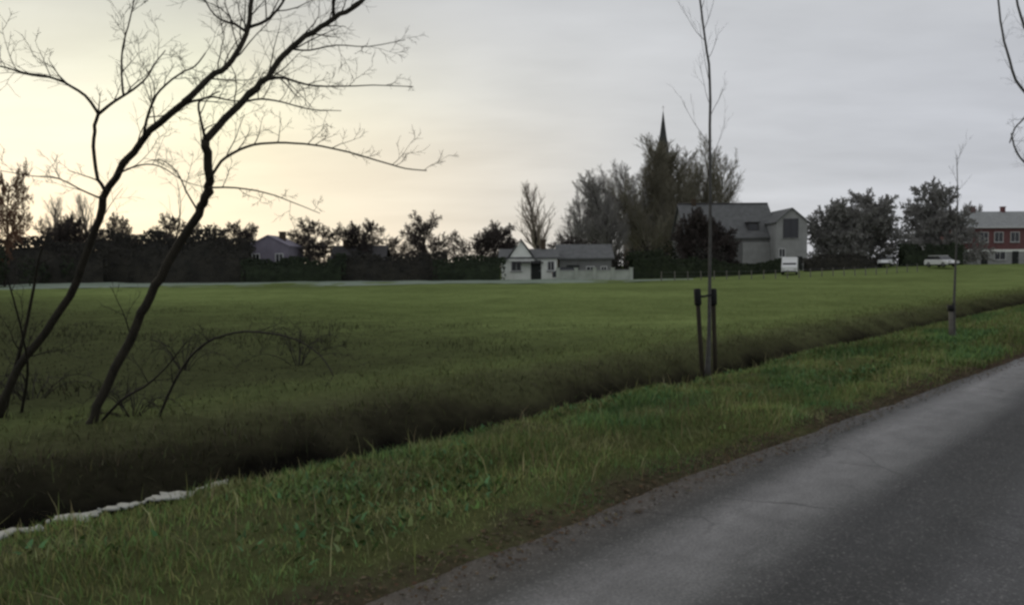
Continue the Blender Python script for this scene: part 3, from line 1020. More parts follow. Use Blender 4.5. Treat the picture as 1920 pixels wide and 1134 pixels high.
# ---- second young tree further on
g2 = ground_at(1788, 640, 0.0)
g2.z = height_xy(g2.x, g2.y)
Y2 = g2.y
o = thing('young_tree', 'faint thin young tree further along the verge, near the right edge', 'tree', g2, 0, 'young trees along the verge')
tw = MB()
add_limb(o, g2, [(1788, 650), (1789, 560), (1793, 470), (1795, 400), (1795, 340), (1794, 290)], Y2, Y2, px2m(2.6, Y2), px2m(0.5, Y2), 'trunk', M['young_bark'], tw, 0, 0.5, 95, 7)
for k in range(6):
    y = 400 - k * 20
    spray(rng, [tw] * 4, at(1794, y, Y2) - g2, rot_dir(Vector((0, 0, 1)), R(rng.uniform(25, 45)), k * 2.4), rng.uniform(0.3, 0.6), 0.004, 1, 4, UP_SPEC)
tw.build('twigs', M['young_bark'], o)['kind'] = 'stuff'
f = at(1783, 640, Y2)
f.z = height_xy(f.x, f.y) - 0.02
stake(f, at(1783, 572, Y2), 0.045, 'single stake at the faint thin tree near the right edge', at(1789, 566, Y2), 'post_wood')

# ---- roadside tree at the right, only its outer branches in frame
Y3 = 27.0
g3 = ray(2025, 500) * Y3
g3 = Vector((g3.x, g3.y, height_xy(g3.x, g3.y)))
o = thing('roadside_tree', 'grey bare tree at the top right corner whose outer branches hang into view', 'tree', g3)
tw = MB()
for k, (nm, pix, r0, r1, kids, tl) in enumerate([
        ('trunk', [(2025, 590), (2024, 450), (2020, 320), (2012, 180), (2005, 40), (2000, -120)], 11, 5, 4, 2.0),
        ('limb', [(2018, 300), (1975, 240), (1935, 190), (1905, 150), (1888, 95), (1876, 40), (1868, -40)], 3.6, 1.5, 9, 1.1),
        ('limb', [(2021, 345), (1970, 330), (1930, 312), (1906, 285), (1896, 250)], 3.0, 1.2, 7, 0.9),
        ('limb', [(2012, 190), (1965, 130), (1930, 70), (1908, 10), (1900, -60)], 3.6, 1.5, 9, 1.1),
        ('limb', [(1940, 195), (1918, 225), (1903, 240), (1893, 268)], 2.0, 1.0, 5, 0.6)]):
    add_limb(o, g3, pix, Y3, Y3 + (0.5 - 0.4 * k if k else 0), px2m(r0, Y3), px2m(r1, Y3), nm, M['young_bark'], tw, kids, tl, 300 + k)
tw.build('twigs', M['young_bark'], o)['kind'] = 'stuff'

# ---- pale colour standing in for sky reflected at the near edge of the ditch
def glint_sheet(pix, wpx, label, seed):
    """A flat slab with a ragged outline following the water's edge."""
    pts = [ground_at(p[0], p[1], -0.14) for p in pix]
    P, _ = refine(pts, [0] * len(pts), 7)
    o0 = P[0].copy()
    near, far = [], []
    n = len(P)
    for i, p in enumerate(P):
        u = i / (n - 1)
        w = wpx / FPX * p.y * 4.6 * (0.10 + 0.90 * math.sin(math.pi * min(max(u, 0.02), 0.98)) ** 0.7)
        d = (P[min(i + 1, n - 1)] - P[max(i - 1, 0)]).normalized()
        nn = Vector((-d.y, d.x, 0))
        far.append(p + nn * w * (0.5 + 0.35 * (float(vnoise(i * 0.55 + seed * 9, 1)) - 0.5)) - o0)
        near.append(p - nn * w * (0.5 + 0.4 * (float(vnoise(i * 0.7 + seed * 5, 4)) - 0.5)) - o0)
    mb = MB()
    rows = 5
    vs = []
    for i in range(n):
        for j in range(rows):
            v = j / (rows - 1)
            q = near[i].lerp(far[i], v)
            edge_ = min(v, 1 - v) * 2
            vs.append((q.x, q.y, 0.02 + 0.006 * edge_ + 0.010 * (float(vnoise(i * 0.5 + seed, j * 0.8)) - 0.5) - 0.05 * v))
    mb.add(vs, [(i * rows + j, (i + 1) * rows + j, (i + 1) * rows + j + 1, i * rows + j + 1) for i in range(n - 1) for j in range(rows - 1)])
    o = mb.build('glint_sheet', M['painted_glint'], None, True)
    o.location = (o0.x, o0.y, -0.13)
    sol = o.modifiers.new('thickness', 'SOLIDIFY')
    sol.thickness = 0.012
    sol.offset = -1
    tag(o, label, 'painted_glint', 'pale painted sky glints along the near ditch edge')


glint_sheet([(-60, 1008), (-20, 1003), (14, 998), (34, 996)], 24, 'pale white patch of painted sky reflection cut by the left edge, beside the ditch', 1)
glint_sheet([(34, 996), (48, 993), (66, 988)], 20, 'smallest white patch of painted sky reflection, second from the left edge beside the ditch', 2)
glint_sheet([(96, 978), (125, 970), (150, 965), (184, 957)], 24, 'broad white patch of painted sky reflection right of the dark gap in the pale line', 3)
glint_sheet([(182, 958), (215, 951), (245, 945), (276, 939)], 16, 'long thin white patch of painted sky reflection in the middle of the pale line', 4)
glint_sheet([(276, 940), (310, 932), (338, 926), (366, 921)], 22, 'bulging white patch of painted sky reflection next to last at the right end of the pale line', 5)
glint_sheet([(370, 920), (392, 912), (418, 902)], 13, 'dull grey patch of painted sky reflection at the right end of the pale line', 6)

# ------------------------------------------------------------------ far tree line
GL = 'bare trees in the row across the meadow'
row = [
    # px, ytop, half, Y, kind, seed, twig, label
    (92, 400, 40, 96, 'dome', 1, 'far_twig', 'dark bare tree left of the leaning trunks, first tall one in the far row'),
    (150, 412, 40, 100, 'dome', 2, 'far_twig', 'bare tree of the far row directly behind the left leaning trunk'),
    (232, 400, 46, 100, 'dome', 3, 'far_twig', 'pointed bare tree of the far row seen between the two leaning trunks, left one'),
    (316, 402, 48, 102, 'dome', 2, 'far_twig', 'bare tree of the far row seen between the two leaning trunks, right one'),
    (376, 440, 44, 98, 'dome', 3, 'far_twig', 'low bare tree right beside the right leaning trunk'),
    (425, 414, 46, 104, 'dome', 1, 'far_twig', 'spreading bare tree just left of the mauve house'),
    (576, 410, 52, 106, 'dome', 2, 'far_twig', 'broad reddish brown crown just right of the mauve house'),
    (664, 416, 50, 109, 'dome', 1, 'far_twig', 'rounded bare tree behind the grey roofed house'),
    (742, 444, 42, 110, 'dome', 3, 'far_twig', 'low bare tree between the grey roofed house and the tallest crown'),
    (802, 398, 40, 106, 'dome', 2, 'far_twig', 'tallest dark crown in the middle of the far row'),
    (872, 426, 60, 108, 'dome', 1, 'far_twig', 'wide grey domed tree left of the white cottage'),
    (950, 414, 44, 112, 'dome', 3, 'far_twig', 'dark crown rising just behind the left end of the white cottage'),
    (1060, 440, 50, 118, 'dome', 2, 'far_twig', 'low dark crown behind the middle of the cottage wing'),
]
for px, yt, hf, Y, kd, sd, twg, lab in row:
    far_tree('bare_tree', px, yt, hf, Y, kd, sd, twg, lab, GL)
far_tree('bare_tree', 8, 306, 42, 78, 'round', 1, 'red_twig', 'tall reddish bare tree cut off by the left edge', None)
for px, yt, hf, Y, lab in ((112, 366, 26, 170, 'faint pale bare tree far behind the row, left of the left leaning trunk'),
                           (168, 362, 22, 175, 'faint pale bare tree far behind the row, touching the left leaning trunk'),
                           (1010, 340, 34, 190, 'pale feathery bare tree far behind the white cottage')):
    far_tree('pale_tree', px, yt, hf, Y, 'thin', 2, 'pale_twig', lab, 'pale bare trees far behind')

# tall bare trees round the church
GP = 'tall bare trees around the church'
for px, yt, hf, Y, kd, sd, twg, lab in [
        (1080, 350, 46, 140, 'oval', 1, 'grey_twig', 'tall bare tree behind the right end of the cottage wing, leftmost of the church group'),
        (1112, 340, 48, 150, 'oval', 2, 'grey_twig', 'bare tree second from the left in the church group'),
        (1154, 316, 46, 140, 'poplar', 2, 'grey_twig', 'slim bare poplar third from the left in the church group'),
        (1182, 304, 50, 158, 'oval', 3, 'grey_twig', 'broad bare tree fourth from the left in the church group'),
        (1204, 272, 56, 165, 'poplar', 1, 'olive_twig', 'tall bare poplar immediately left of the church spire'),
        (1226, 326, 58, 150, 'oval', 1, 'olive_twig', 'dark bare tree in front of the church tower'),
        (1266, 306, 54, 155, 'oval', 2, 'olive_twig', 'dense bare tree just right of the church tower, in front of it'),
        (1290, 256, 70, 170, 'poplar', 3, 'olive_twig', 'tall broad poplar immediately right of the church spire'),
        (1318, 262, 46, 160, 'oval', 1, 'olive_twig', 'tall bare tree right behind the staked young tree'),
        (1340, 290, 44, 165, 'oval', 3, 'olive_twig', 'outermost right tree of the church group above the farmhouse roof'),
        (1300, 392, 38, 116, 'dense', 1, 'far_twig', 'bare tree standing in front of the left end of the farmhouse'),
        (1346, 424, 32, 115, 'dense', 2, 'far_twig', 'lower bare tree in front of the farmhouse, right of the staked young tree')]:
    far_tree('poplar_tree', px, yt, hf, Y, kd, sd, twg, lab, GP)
for px, yt, hf, Y, kd, sd, lab in [
        (1560, 376, 50, 122, 'dense', 1, 'left half of the big dense crown between the farmhouse and the brick houses'),
        (1632, 360, 60, 124, 'dense', 3, 'taller dense round crown between the farmhouse and the brick houses'),
        (1764, 340, 56, 128, 'dense', 2, 'dense dark crown directly left of the red brick houses'),
        (1815, 380, 24, 140, 'dome', 1, 'small crown rising behind the left end of the brick houses')]:
    far_tree('round_tree', px, yt, hf, Y, kd, sd, 'dense_twig', lab, 'dense round trees at the village edge')


# ------------------------------------------------------------------ hedges and bushes
def leaf_cloud(rng, mb, cx, cy, cz, rx, ry, rz, n, size):
    """Leaf-sized faces spread through the outer part of an ellipsoid."""
    for _ in range(n):
        d = Vector((rng.gauss(0, 1), rng.gauss(0, 1), rng.gauss(0, 1))).normalized()
        k = rng.uniform(0.72, 1.08)
        p = Vector((cx + d.x * rx * k, cy + d.y * ry * k, max(cz + d.z * rz * k, 0.02)))
        u = rot_dir(d, R(rng.uniform(30, 110)), rng.uniform(0, 6.28)) * size * rng.uniform(0.6, 1.4)
        w = d.cross(u).normalized() * size * 0.6
        mb.add([p - u, p + w, p + u, p - w], [(0, 1, 2, 3)])


def bush(px, ytop, half, Y, mat, label, cat='bush', name='bush', group=None, seed=0, tall=1.0):
    rng = random.Random(seed + int(px))
    p = ray(px, 500) * Y
    z = height_xy(p.x, p.y)
    h = at(px, ytop, Y).z - z
    w = half / FPX * Y
    mb = MB()
    for k in range(9):
        a = rng.uniform(-0.75, 0.75)
        hh = h * (1 - 0.45 * a * a) * rng.uniform(0.75, 1.0)
        leaf_cloud(rng, mb, a * w, rng.uniform(-0.4, 0.4) * w, hh * 0.5, w * rng.uniform(0.25, 0.42), w * 0.35, hh * 0.52, 130, 0.16 * max(1, w / 3))
    core = MB()
    o = mb.build(name, M[mat])
    o.location = (p.x, p.y, z)
    return tag(o, label, cat, group)


def hedge(px0, px1, y0, y1, Y0, Y1, mat, label, seed, depth=1.6):
    """A clipped or wild hedge between two photo columns; y0, y1: height of its top there."""
    rng = random.Random(seed)
    a, b = ray(px0, 500) * Y0, ray(px1, 500) * Y1
    a.z, b.z = height_xy(a.x, a.y), height_xy(b.x, b.y)
    ha, hb = at(px0, y0, Y0).z - a.z, at(px1, y1, Y1).z - b.z
    n = max(6, int((b - a).length / 1.1))
    mb = MB()
    d = (b - a)
    nn = Vector((-d.y, d.x, 0)).normalized()
    rows = []
    for i in range(n + 1):
        u = i / n
        p = a.lerp(b, u) - a
        h = (ha + (hb - ha) * u) * (0.72 + 0.42 * float(vnoise(i * 0.37 + seed * 7, seed)) + rng.uniform(-0.07, 0.07))
        h = max(h, 0.4)
        prof = [(-0.5, 0), (-0.52, 0.5), (-0.42, 0.88), (0.0, 1.0), (0.42, 0.88), (0.52, 0.5), (0.5, 0)]
        rows.append([p + nn * (x * depth * rng.uniform(0.85, 1.1)) * 0.86 + Vector((0, 0, h * z * 0.93 - (0.05 if z == 0 else 0))) for x, z in prof])
        for _ in range(int(60 + 40 * h)):
            x = rng.uniform(-0.55, 0.2)
            zz = h * min(1.04, rng.uniform(0, 1) ** 0.7) if x < -0.3 else h * rng.uniform(0.82, 1.18)
            q = p + d / n * rng.uniform(-.5, .5) + nn * x * depth + Vector((0, 0, zz))
            uu = rot_dir(-nn + Vector((0, 0, 0.4)), R(rng.uniform(40, 120)), rng.uniform(0, 6.28)) * rng.uniform(0.09, 0.24)
            w = uu.cross(nn)
            w = w.normalized() * 0.10 if w.length > 1e-6 else Vector((0, 0, 0.08))
            mb.add([q - uu, q + w, q + uu, q - w], [(0, 1, 2, 3)])
    k = 7
    vs = [v for r_ in rows for v in r_]
    mb.add(vs, [(i * k + j, (i + 1) * k + j, (i + 1) * k + j + 1, i * k + j + 1) for i in range(n) for j in range(k - 1)])
    o = mb.build('hedge', M[mat])
    o.location = a
    return tag(o, label, 'hedge')


bush(6, 452, 62, 76, 'evergreen', 'dark evergreen bush cut off by the left edge under the reddish tree', seed=1)
bush(120, 462, 45, 90, 'hedge_green', 'dark bush behind the left leaning trunk, left of the long brown hedge', seed=2)
bush(66, 470, 30, 88, 'hedge_green', 'dark bush between the edge evergreen and the left leaning trunk', seed=9)
hedge(-520, 190, 466, 462, 72, 92, 'hedge_brown', 'dark brown hedge at the far left below the first trees', 3)
hedge(186, 470, 444, 450, 94, 96, 'hedge_brown', 'long high dark brown hedge behind the leaning trees', 4, 2.2)
hedge(462, 640, 496, 484, 95, 97, 'hedge_green', 'dark green hedge in front of the mauve house', 5)
hedge(632, 830, 484, 474, 98, 99, 'hedge_brown', 'brown hedge behind the grey roofed house', 6)
hedge(822, 938, 490, 490, 96, 96, 'hedge_green', 'very dark green hedge just left of the white cottage', 7, 2.0)
hedge(1184, 1300, 484, 482, 104, 106, 'evergreen', 'dark evergreen hedge right of the cottage garden wall', 8, 2.2)
hedge(1290, 1460, 488, 492, 108, 110, 'evergreen', 'low dark hedge along the front of the farmhouse', 9)
hedge(1510, 1650, 484, 478, 112, 112, 'hedge_brown', 'grey brown hedge below the big dense crowns', 10)
hedge(1690, 1800, 466, 462, 118, 120, 'hedge_green', 'dark hedge behind the right-hand white car', 11)
bush(1085, 484, 48, 112, 'evergreen', 'dark bush behind the cottage garden wall, left part', seed=4)
bush(1150, 470, 50, 120, 'hedge_brown', 'brown bush behind the right end of the garden wall', seed=5)
bush(1215, 446, 48, 125, 'hedge_brown', 'big brown thicket below the church tower', seed=6)
bush(1262, 440, 42, 128, 'evergreen', 'dark thicket between the church tower and the farmhouse', seed=7)
bush(1330, 448, 38, 111, 'hedge_brown', 'dark bush standing against the left half of the farmhouse', seed=8)


# ------------------------------------------------------------------ buildings
def gable_house(o, w, d, eave, ridge, wall, roof, along='x', over=0.35):
    """Walls and a two-sided roof; local x to the right, local y away from the camera, front face at y = 0."""
    wl = MB()
    if along == 'x':
        wl.prism([(0, -0.3), (d, -0.3), (d, eave), (d / 2, ridge), (0, eave)], 'x', -w / 2, w / 2)
    else:
        wl.prism([(-w / 2, -0.3), (w / 2, -0.3), (w / 2, eave), (0, ridge), (-w / 2, eave)], 'y', 0, d)
    wl.build('wall', M[wall], o)
    rf = MB()
    half = (d if along == 'x' else w) / 2
    sl = (ridge - eave) / half
    th = 0.18
    for sgn in (-1, 1):
        e = half + over
        prof = [(sgn * e, eave - sl * over + 0.03), (0, ridge + 0.03), (0, ridge + 0.03 + th), (sgn * e, eave - sl * over + 0.03 + th)]
        if along == 'x':
            rf.prism([(half + p[0], p[1]) for p in prof], 'x', -w / 2 - over, w / 2 + over)
        else:
            rf.prism(prof, 'y', -over, d + over)
    return rf.build('roof', M[roof], o)


def window(o, x, z, w, h, y=0.0, frame='white_paint', sill=True, name='window', face=1, bars=1):
    f = MB()
    t = 0.09
    f.box((x, y - 0.03, z + h / 2 - t / 2), (w, 0.1, t))
    f.box((x, y - 0.03, z - h / 2 + t / 2), (w, 0.1, t))
    for sx in (-1, 1):
        f.box((x + sx * (w / 2 - t / 2), y - 0.03, z), (t, 0.1, h - 2 * t))
    for b in range(1, bars + 1):
        f.box((x - w / 2 + w * b / (bars + 1), y - 0.03, z), (0.06, 0.08, h - 2 * t))
    fr = f.build(name, M[frame], o)
    MB().box((x, y - 0.015, z), (w - 2 * t, 0.03, h - 2 * t)).build('pane', M['glass'], fr)
    if sill:
        MB().box((x, y - 0.08, z - h / 2 - 0.06), (w + 0.2, 0.2, 0.08)).build('sill', M['pale_wall'], fr)
    return fr


def chimney(rf, x, y, z0, z1, mat='brown_brick', s=0.7):
    c = MB().box((x, y, (z0 + z1) / 2), (s, s, z1 - z0)).box((x, y, z1 + 0.06), (s + 0.16, s + 0.16, 0.12))
    c.build('chimney', M[mat], rf)


def place(px, Y):
    p = ray(px, 500) * Y
    return (p.x, p.y, height_xy(p.x, p.y))


# white cottage with a low wing and a garden wall
YC = 98.0
k = YC / FPX
c = place(992, YC)
hz = lambda px, py, Y: at(px, py, Y).z
o = thing('white_cottage', 'small white cottage with pale gable roof across the meadow', 'cottage', c)
z_e, z_r = hz(992, 484, YC) - c[2], hz(975, 449, YC) - c[2]
rf = gable_house(o, 104 * k, 7.0, z_e, z_e + 1.0, 'white_render', 'grey_roof', 'x')
# front gable with its own pale roof
g = MB()
gx, gw = -15 * k, 52 * k
g.prism([(gx - gw / 2, z_e - 0.35), (gx + gw / 2, z_e - 0.35), (gx, z_r - 0.15)], 'y', -0.25, 3.4)
g.build('gable', M['white_render'], o)
gr = MB()
for sgn in (-1, 1):
    gr.prism([(gx + sgn * (gw / 2 + 0.3), z_e - 0.45), (gx, z_r - 0.05), (gx, z_r + 0.12), (gx + sgn * (gw / 2 + 0.3), z_e - 0.28)], 'y', -0.5, 3.5)
gr.build('gable_roof', M['grey_roof'], o)
chimney(rf, 1.9, 3.5, z_e + 0.6, z_e + 2.2, s=0.6)
MB().box((0.0, -0.55, z_e - 0.55), (3.4, 1.2, 0.14)).build('porch_roof', M['dark_roof'], o)
window(o, (968 - 992) * k, 1.75, 1.3, 1.25)
window(o, (1033 - 992) * k, 1.75, 0.9, 1.2)
d_ = MB().box(((1005 - 992) * k, -0.04, 1.2), (1.25, 0.1, 2.4)).build('door', M['dark_door'], o)
MB().box(((1005 - 992) * k + 0.45, -0.12, 1.15), (0.06, 0.08, 0.16)).build('handle', M['metal'], d_)

c = place(1098, YC + 3)
o = thing('cottage_wing', 'low dark wing with a grey roof joined to the right of the white cottage', 'outbuilding', c)
zr = hz(1098, 460, YC + 3) - c[2]
gable_house(o, 100 * k, 6.0, zr - 1.6, zr, 'grey_wall', 'grey_roof', 'x')
MB().box((-1.6, -0.04, 0.95), (1.6, 0.08, 1.9)).build('door', M['dark_door'], o)
window(o, 0.6, 1.3, 1.1, 0.9)
window(o, 2.3, 1.3, 0.8, 0.9)

# low white garden wall with posts
YW = 94.0
a, b = Vector(place(1046, YW)), Vector(place(1180, YW + 1))
o = thing('garden_wall', 'low white garden wall running right from the white cottage', 'wall', a)
Lw = (b - a).length
MB().box((Lw / 2, 0, 0.5), (Lw, 0.22, 1.25)).build('wall_body', M['garden_white'], o)
MB().box((Lw / 2, 0, 1.16), (Lw, 0.34, 0.08)).build('coping', M['pale_wall'], o)
for i in range(5):
    MB().box((Lw * i / 4, 0, 0.62), (0.4, 0.4, 1.5)).box((Lw * i / 4, 0, 1.41), (0.5, 0.5, 0.09)).build('pillar', M['garden_white'], o)

# mauve house in the tree row
YM = 99.6
c = place(503, YM)
o = thing('mauve_house', 'pale mauve house wall showing between two bare trees of the far row', 'house', c)
zt = hz(503, 448, YM) - c[2]
rf = gable_house(o, 78 / FPX * YM, 7.0, zt - 1.0, zt + 0.3, 'mauve_wall', 'mauve_wall', 'y', 0.1)
chimney(rf, 1.0, 3.0, zt - 0.7, zt + 0.9)
for x in (-1.5, 1.4):
    window(o, x, zt - 2.4, 1.0, 1.2)

# grey roofed house
YG = 103.5
c = place(668, YG)
o = thing('grey_roofed_house', 'low house whose dark grey roof is half hidden by hedge and bare trees', 'house', c)
zt = hz(668, 462, YG) - c[2]
rf = gable_house(o, 96 / FPX * YG, 7.0, zt - 2.3, zt, 'grey_wall', 'dark_roof', 'x')
chimney(rf, -2.0, 3.5, zt - 0.6, zt + 0.8)
for x in (-2.2, 0.2, 2.4):
    window(o, x, 1.7, 1.0, 1.1)

# church
YK = 235.0
c = place(1243, YK)
k = YK / FPX
o = thing('church', 'church with slender dark pointed spire rising above the bare trees', 'church', c, R(8))
zb, zt = hz(1243, 300, YK) - c[2], hz(1245, 208, YK) - c[2]
tw_ = 27 * k
MB().box((0, 0, zb * 0.30), (tw_ * 1.22, tw_ * 1.22, zb * 0.6)).box((0, 0, zb * 0.8), (tw_, tw_, zb * 0.4)).build('tower', M['brown_brick'], o)
MB().box((0, 0, zb * 0.6 + 0.002), (tw_ * 1.3, tw_ * 1.3, 0.5)).build('string_course', M['pale_wall'], o)
MB().box((0, 0, zb + 0.2), (tw_ * 1.12, tw_ * 1.12, 0.4)).build('cornice', M['slate'], o)
sp = MB()
sp.tube([(0, 0, zb + 0.4), (0, 0, zb + 2.0), (0, 0, zb + (zt - zb) * 0.5), (0, 0, zt)], [tw_ * 0.56, tw_ * 0.44, tw_ * 0.24, 0.05], 8)
spo = sp.build('spire', M['slate'], o)
MB().cyl((0, 0, zt - 0.3), (0, 0, zt + 1.6), 0.07, 0.05, 6).box((0, 0, zt + 1.0), (0.9, 0.09, 0.09)).build('cross', M['metal'], spo)
for x in (-0.9, 0.9):
    lv = MB()
    for i in range(6):
        lv.box((x, -tw_ / 2 - 0.02, zb * 0.9 - 1.6 + i * 0.55), (1.0, 0.14, 0.36))
    lv.build('louvre', M['dark_door'], o)
nv = MB()
nv.prism([(-4.5, -0.3), (4.5, -0.3), (4.5, 9.0), (0, 17.0), (-4.5, 9.0)], 'y', tw_ * 0.62, 26)
nv.build('nave', M['brown_brick'], o)
nr = MB()
for sgn in (-1, 1):
    nr.prism([(sgn * 5.0, 8.4), (0, 17.1), (0, 17.4), (sgn * 5.0, 8.7)], 'y', tw_ * 0.62 + 0.1, 26.4)
nr.build('nave_roof', M['slate'], o)

# farmhouse
YF = 122.0
k = YF / FPX
c = place(1372, YF)
o = thing('farmhouse', 'large grey farmhouse with long straight roof ridge right of the church trees', 'farmhouse', c)
zr, ze = hz(1372, 380, YF) - c[2], hz(1372, 444, YF) - c[2]
rf = gable_house(o, 168 * k, 11.0, ze, zr, 'grey_wall', 'grey_roof', 'x')
chimney(rf, -4.6, 5.5, zr - 0.6, zr + 0.9)
rl = MB().tube([(-84 * k - 0.3, 5.5, zr + 0.24), (84 * k + 0.3, 5.5, zr + 0.24)], [0.16, 0.16], 6).build('ridge', M['dark_roof'], rf)
MB().box(((1420 - 1372) * k, -0.05, 2.6), (4.6, 0.1, 4.2)).build('barn_door', M['pale_wall'], o)
for px in (1306, 1334, 1362):
    window(o, (px - 1372) * k, 3.2, 1.2, 1.7)
for px in (1330, 1415):
    dm = MB()
    x = (px - 1372) * k
    dm.box((x, 1.6, ze + 1.5), (1.7, 1.6, 1.3)).box((x, 1.5, ze + 2.22), (2.0, 2.0, 0.14))
    dmo = dm.build('dormer', M['dark_roof'], rf)
    MB().box((x, 0.78, ze + 1.5), (1.3, 0.05, 0.9)).build('pane', M['glass'], dmo)

YX = 119.0
k = YX / FPX
c = place(1484, YX)
o = thing('gabled_house', 'pale gabled house end with one big dark upper window beside the farmhouse', 'house', c)
zr = hz(1484, 392, YX) - c[2]
rf = gable_house(o, 58 * k, 9.0, zr - 1.9, zr, 'pale_wall', 'grey_roof', 'y', 0.25)
window(o, (1482 - 1484) * k, hz(1482, 428, YX) - c[2], 28 * k, 36 * k, bars=1, frame='dark_paint')
window(o, (1466 - 1484) * k, hz(1482, 474, YX) - c[2], 1.0, 1.3)
d_ = MB().box(((1498 - 1484) * k, -0.04, 1.1), (1.0, 0.1, 2.2)).build('door', M['dark_door'], o)
MB().box(((1498 - 1484) * k + 0.36, -0.11, 1.05), (0.06, 0.06, 0.15)).build('handle', M['metal'], d_)

# terrace of red brick houses
YB_ = 132.0
k = YB_ / FPX
unit = 58 * k
for i, (px, lab) in enumerate(((1829, 'red brick terraced house at the left end of the row on the right'), (1887, 'red brick terraced house second in the row, at the right edge'), (1945, 'red brick terraced house third in the row, cut off by the right edge'))):
    c = place(px, YB_)
    c = (c[0], c[1], place(1829, YB_)[2])
    if i == 0:
        o = proto = thing('brick_house', lab, 'house', c, 0, 'red brick terraced houses')
        zt, zg = hz(1829, 402, YB_) - c[2], hz(1829, 426, YB_) - c[2]
        zm = hz(1829, 468, YB_) - c[2]
        MB().box((0, 4, (zm + zg) / 2), (unit, 8, zg - zm)).build('wall', M['red_brick'], o)
        MB().box((0, 4.02, (zm - 0.4) / 2 - 0.15), (unit, 8, zm - 0.4 + 0.3)).build('ground_floor_wall', M['pale_wall'], o)
        MB().box((0, 3.98, zm - 0.2), (unit, 8.1, 0.4)).build('band', M['white_render'], o)
        rf = MB().prism([(-0.35, zg), (8.35, zg), (4, zt + 0.7)], 'x', -unit / 2, unit / 2).build('roof', M['pale_roof'], o)
        chimney(rf, unit * 0.32, 4, zt - 0.2, zt + 1.4, 'red_brick', 0.6)
        MB().box((0, -0.42, zg - 0.08), (unit - 0.01, 0.16, 0.2)).build('gutter', M['white_paint'], o)
        for x in (-0.27, 0.25):
            window(o, x * unit, zm + (zg - zm) * 0.55, 1.5, 1.7)
        window(o, -0.22 * unit, 1.5, 1.9, 1.5)
        d_ = MB().box((0.28 * unit, -0.04, 1.1), (1.0, 0.1, 2.2)).build('door', M['dark_door'], o)
        MB().box((0.28 * unit + 0.36, -0.11, 1.05), (0.06, 0.06, 0.15)).build('handle', M['metal'], d_)
    else:
        dup(proto, c, 0, lab)


# ------------------------------------------------------------------ vehicles
def vehicle(name, label, cat, loc, rz, prof, cabin, Lg, W, wheels, paint, group=None):
    """prof: side outline of the body (y along the car, z); cabin: outline of the glasshouse."""
    o = thing(name, label, cat, loc, rz, group)
    b = MB()
    b.prism(prof, 'x', -W / 2, W / 2)
    bo = b.build('body', M[paint], o)
    bv = bo.modifiers.new('bevel', 'BEVEL')
    bv.width, bv.segments = 0.07, 2
    g = MB()
    n = len(cabin)
    vs = [(-W / 2 * 0.97 + (0.02 if p[1] < 1.0 else 0.10), p[0], p[1]) for p in cabin] + [(W / 2 * 0.97 - (0.02 if p[1] < 1.0 else 0.10), p[0], p[1]) for p in cabin]
    g.add(vs, [tuple(range(n)), tuple(range(2 * n - 1, n - 1, -1))] + [(i, i + n, (i + 1) % n + n, (i + 1) % n) for i in range(n)])
    g.build('glasshouse', M['glass'], o)
    rfz = max(p[1] for p in cabin)
    ys = [p[0] for p in cabin if p[1] > rfz - 0.05]
    MB().box((0, (min(ys) + max(ys)) / 2, rfz + 0.02), (W * 0.86, max(ys) - min(ys) + 0.12, 0.07)).build('roof', M[paint], o)
    for y in wheels:
        for sx in (-1, 1):
            x = sx * (W / 2 - 0.10)
            wo = MB().cyl((x - 0.1, y, 0.32), (x + 0.1, y, 0.32), 0.32, 0.32, 16).build('wheel', M['rubber'], o, False)
            MB().cyl((x + sx * 0.1, y, 0.32), (x + sx * 0.115, y, 0.32), 0.19, 0.17, 12).build('rim', M['metal'], wo)
    y0, y1 = min(p[0] for p in prof), max(p[0] for p in prof)
    for sx in (-1, 1):
        MB().box((sx * W * 0.36, y0 - 0.01, 0.72), (0.34, 0.06, 0.16)).build('headlight', M['lamp_glass'], o)
        MB().box((sx * W * 0.38, y1 + 0.01, 0.80), (0.26, 0.06, 0.18)).build('tail_light', M['red_glass'], o)
    MB().box((0, y0 - 0.02, 0.40), (W * 0.9, 0.08, 0.16)).build('bumper', M['rubber'], o)
    return o


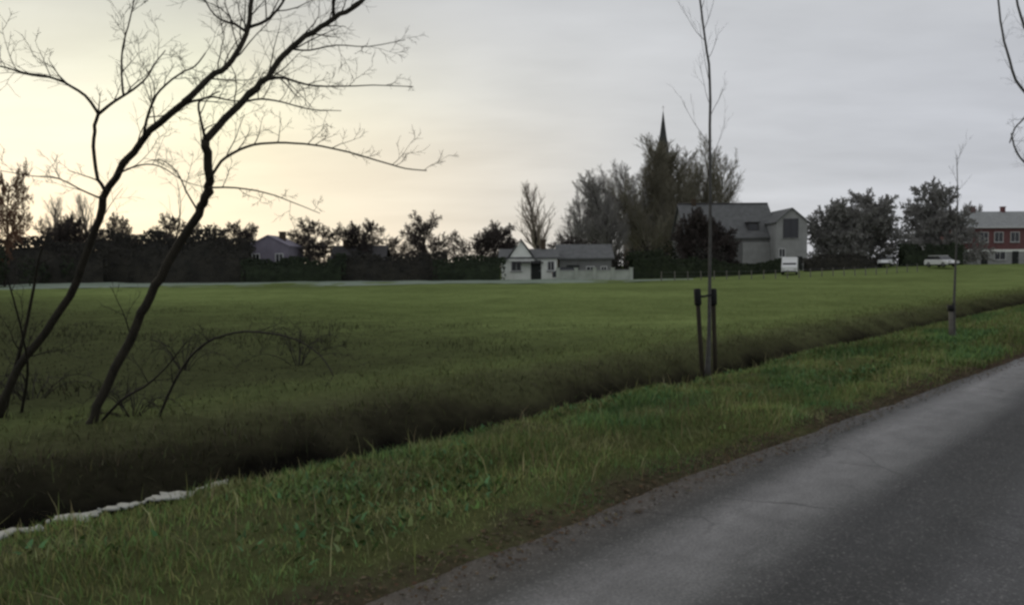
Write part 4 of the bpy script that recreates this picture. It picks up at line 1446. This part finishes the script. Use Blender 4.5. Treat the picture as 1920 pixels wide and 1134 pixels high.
CARP = [(-2.1, 0.32), (2.1, 0.30), (2.12, 0.72), (2.0, 0.98), (-0.9, 0.95), (-2.0, 0.78), (-2.14, 0.55)]
CARC = [(-1.05, 0.93), (1.85, 0.95), (1.45, 1.42), (-0.25, 1.44)]
VANP = [(-2.4, 0.34), (2.4, 0.34), (2.4, 2.25), (-1.0, 2.25), (-1.75, 1.25), (-2.35, 1.05)]
VANC = [(-1.76, 1.28), (-1.0, 1.28), (-0.7, 2.0), (-1.12, 2.0)]
c = place(1481, 104)
vehicle('white_van', 'white van parked facing the meadow in front of the pale gabled house', 'van', c, R(-21), VANP, VANC, 4.8, 1.9, (-1.55, 1.5), 'car_paint')
c = place(1660, 112)
vehicle('white_car', 'white car parked below the big dense crown, left one of the two', 'car', (c[0], c[1], c[2] + 0.15), R(-28), CARP, CARC, 4.2, 1.75, (-1.3, 1.3), 'car_paint', 'white cars by the village edge')
c = place(1765, 104)
vehicle('white_car', 'white car in front of the dark crown, nearest the brick houses', 'car', (c[0], c[1], c[2] + 0.15), R(12), CARP, CARC, 4.2, 1.75, (-1.3, 1.3), 'car_paint', 'white cars by the village edge')
c = place(1070, 95.5)
vehicle('dark_car', 'dark car parked between the white cottage and its garden wall', 'car', c, R(80), CARP, CARC, 4.2, 1.75, (-1.3, 1.3), 'dark_paint')

# ------------------------------------------------------------------ wire fence at the far right edge of the meadow
a, b = Vector(place(1240, 84)), Vector(place(1720, 98))
o = thing('wire_fence', 'low wire fence on pale posts along the far right edge of the meadow', 'fence', a)
n = 22
tops = []
pm = MB().cyl((0, 0, -0.2), (0, 0, 1.0), 0.06, 0.055, 7).mesh('post', M['post_wood'])
for i in range(n + 1):
    p = a.lerp(b, i / n)
    z = height_xy(p.x, p.y)
    q = link('post', pm, o)
    q.location = (p.x - a.x, p.y - a.y, z - a.z)
    q.rotation_euler = (random.uniform(-.05, .05), random.uniform(-.05, .05), random.uniform(0, 3))
    tops.append(Vector((p.x - a.x, p.y - a.y, z - a.z)))
for h in (0.45, 0.88):
    MB().tube([t_ + Vector((0, -0.06, h)) for t_ in tops], [0.006] * len(tops), 4).build('wire', M['metal'], o)
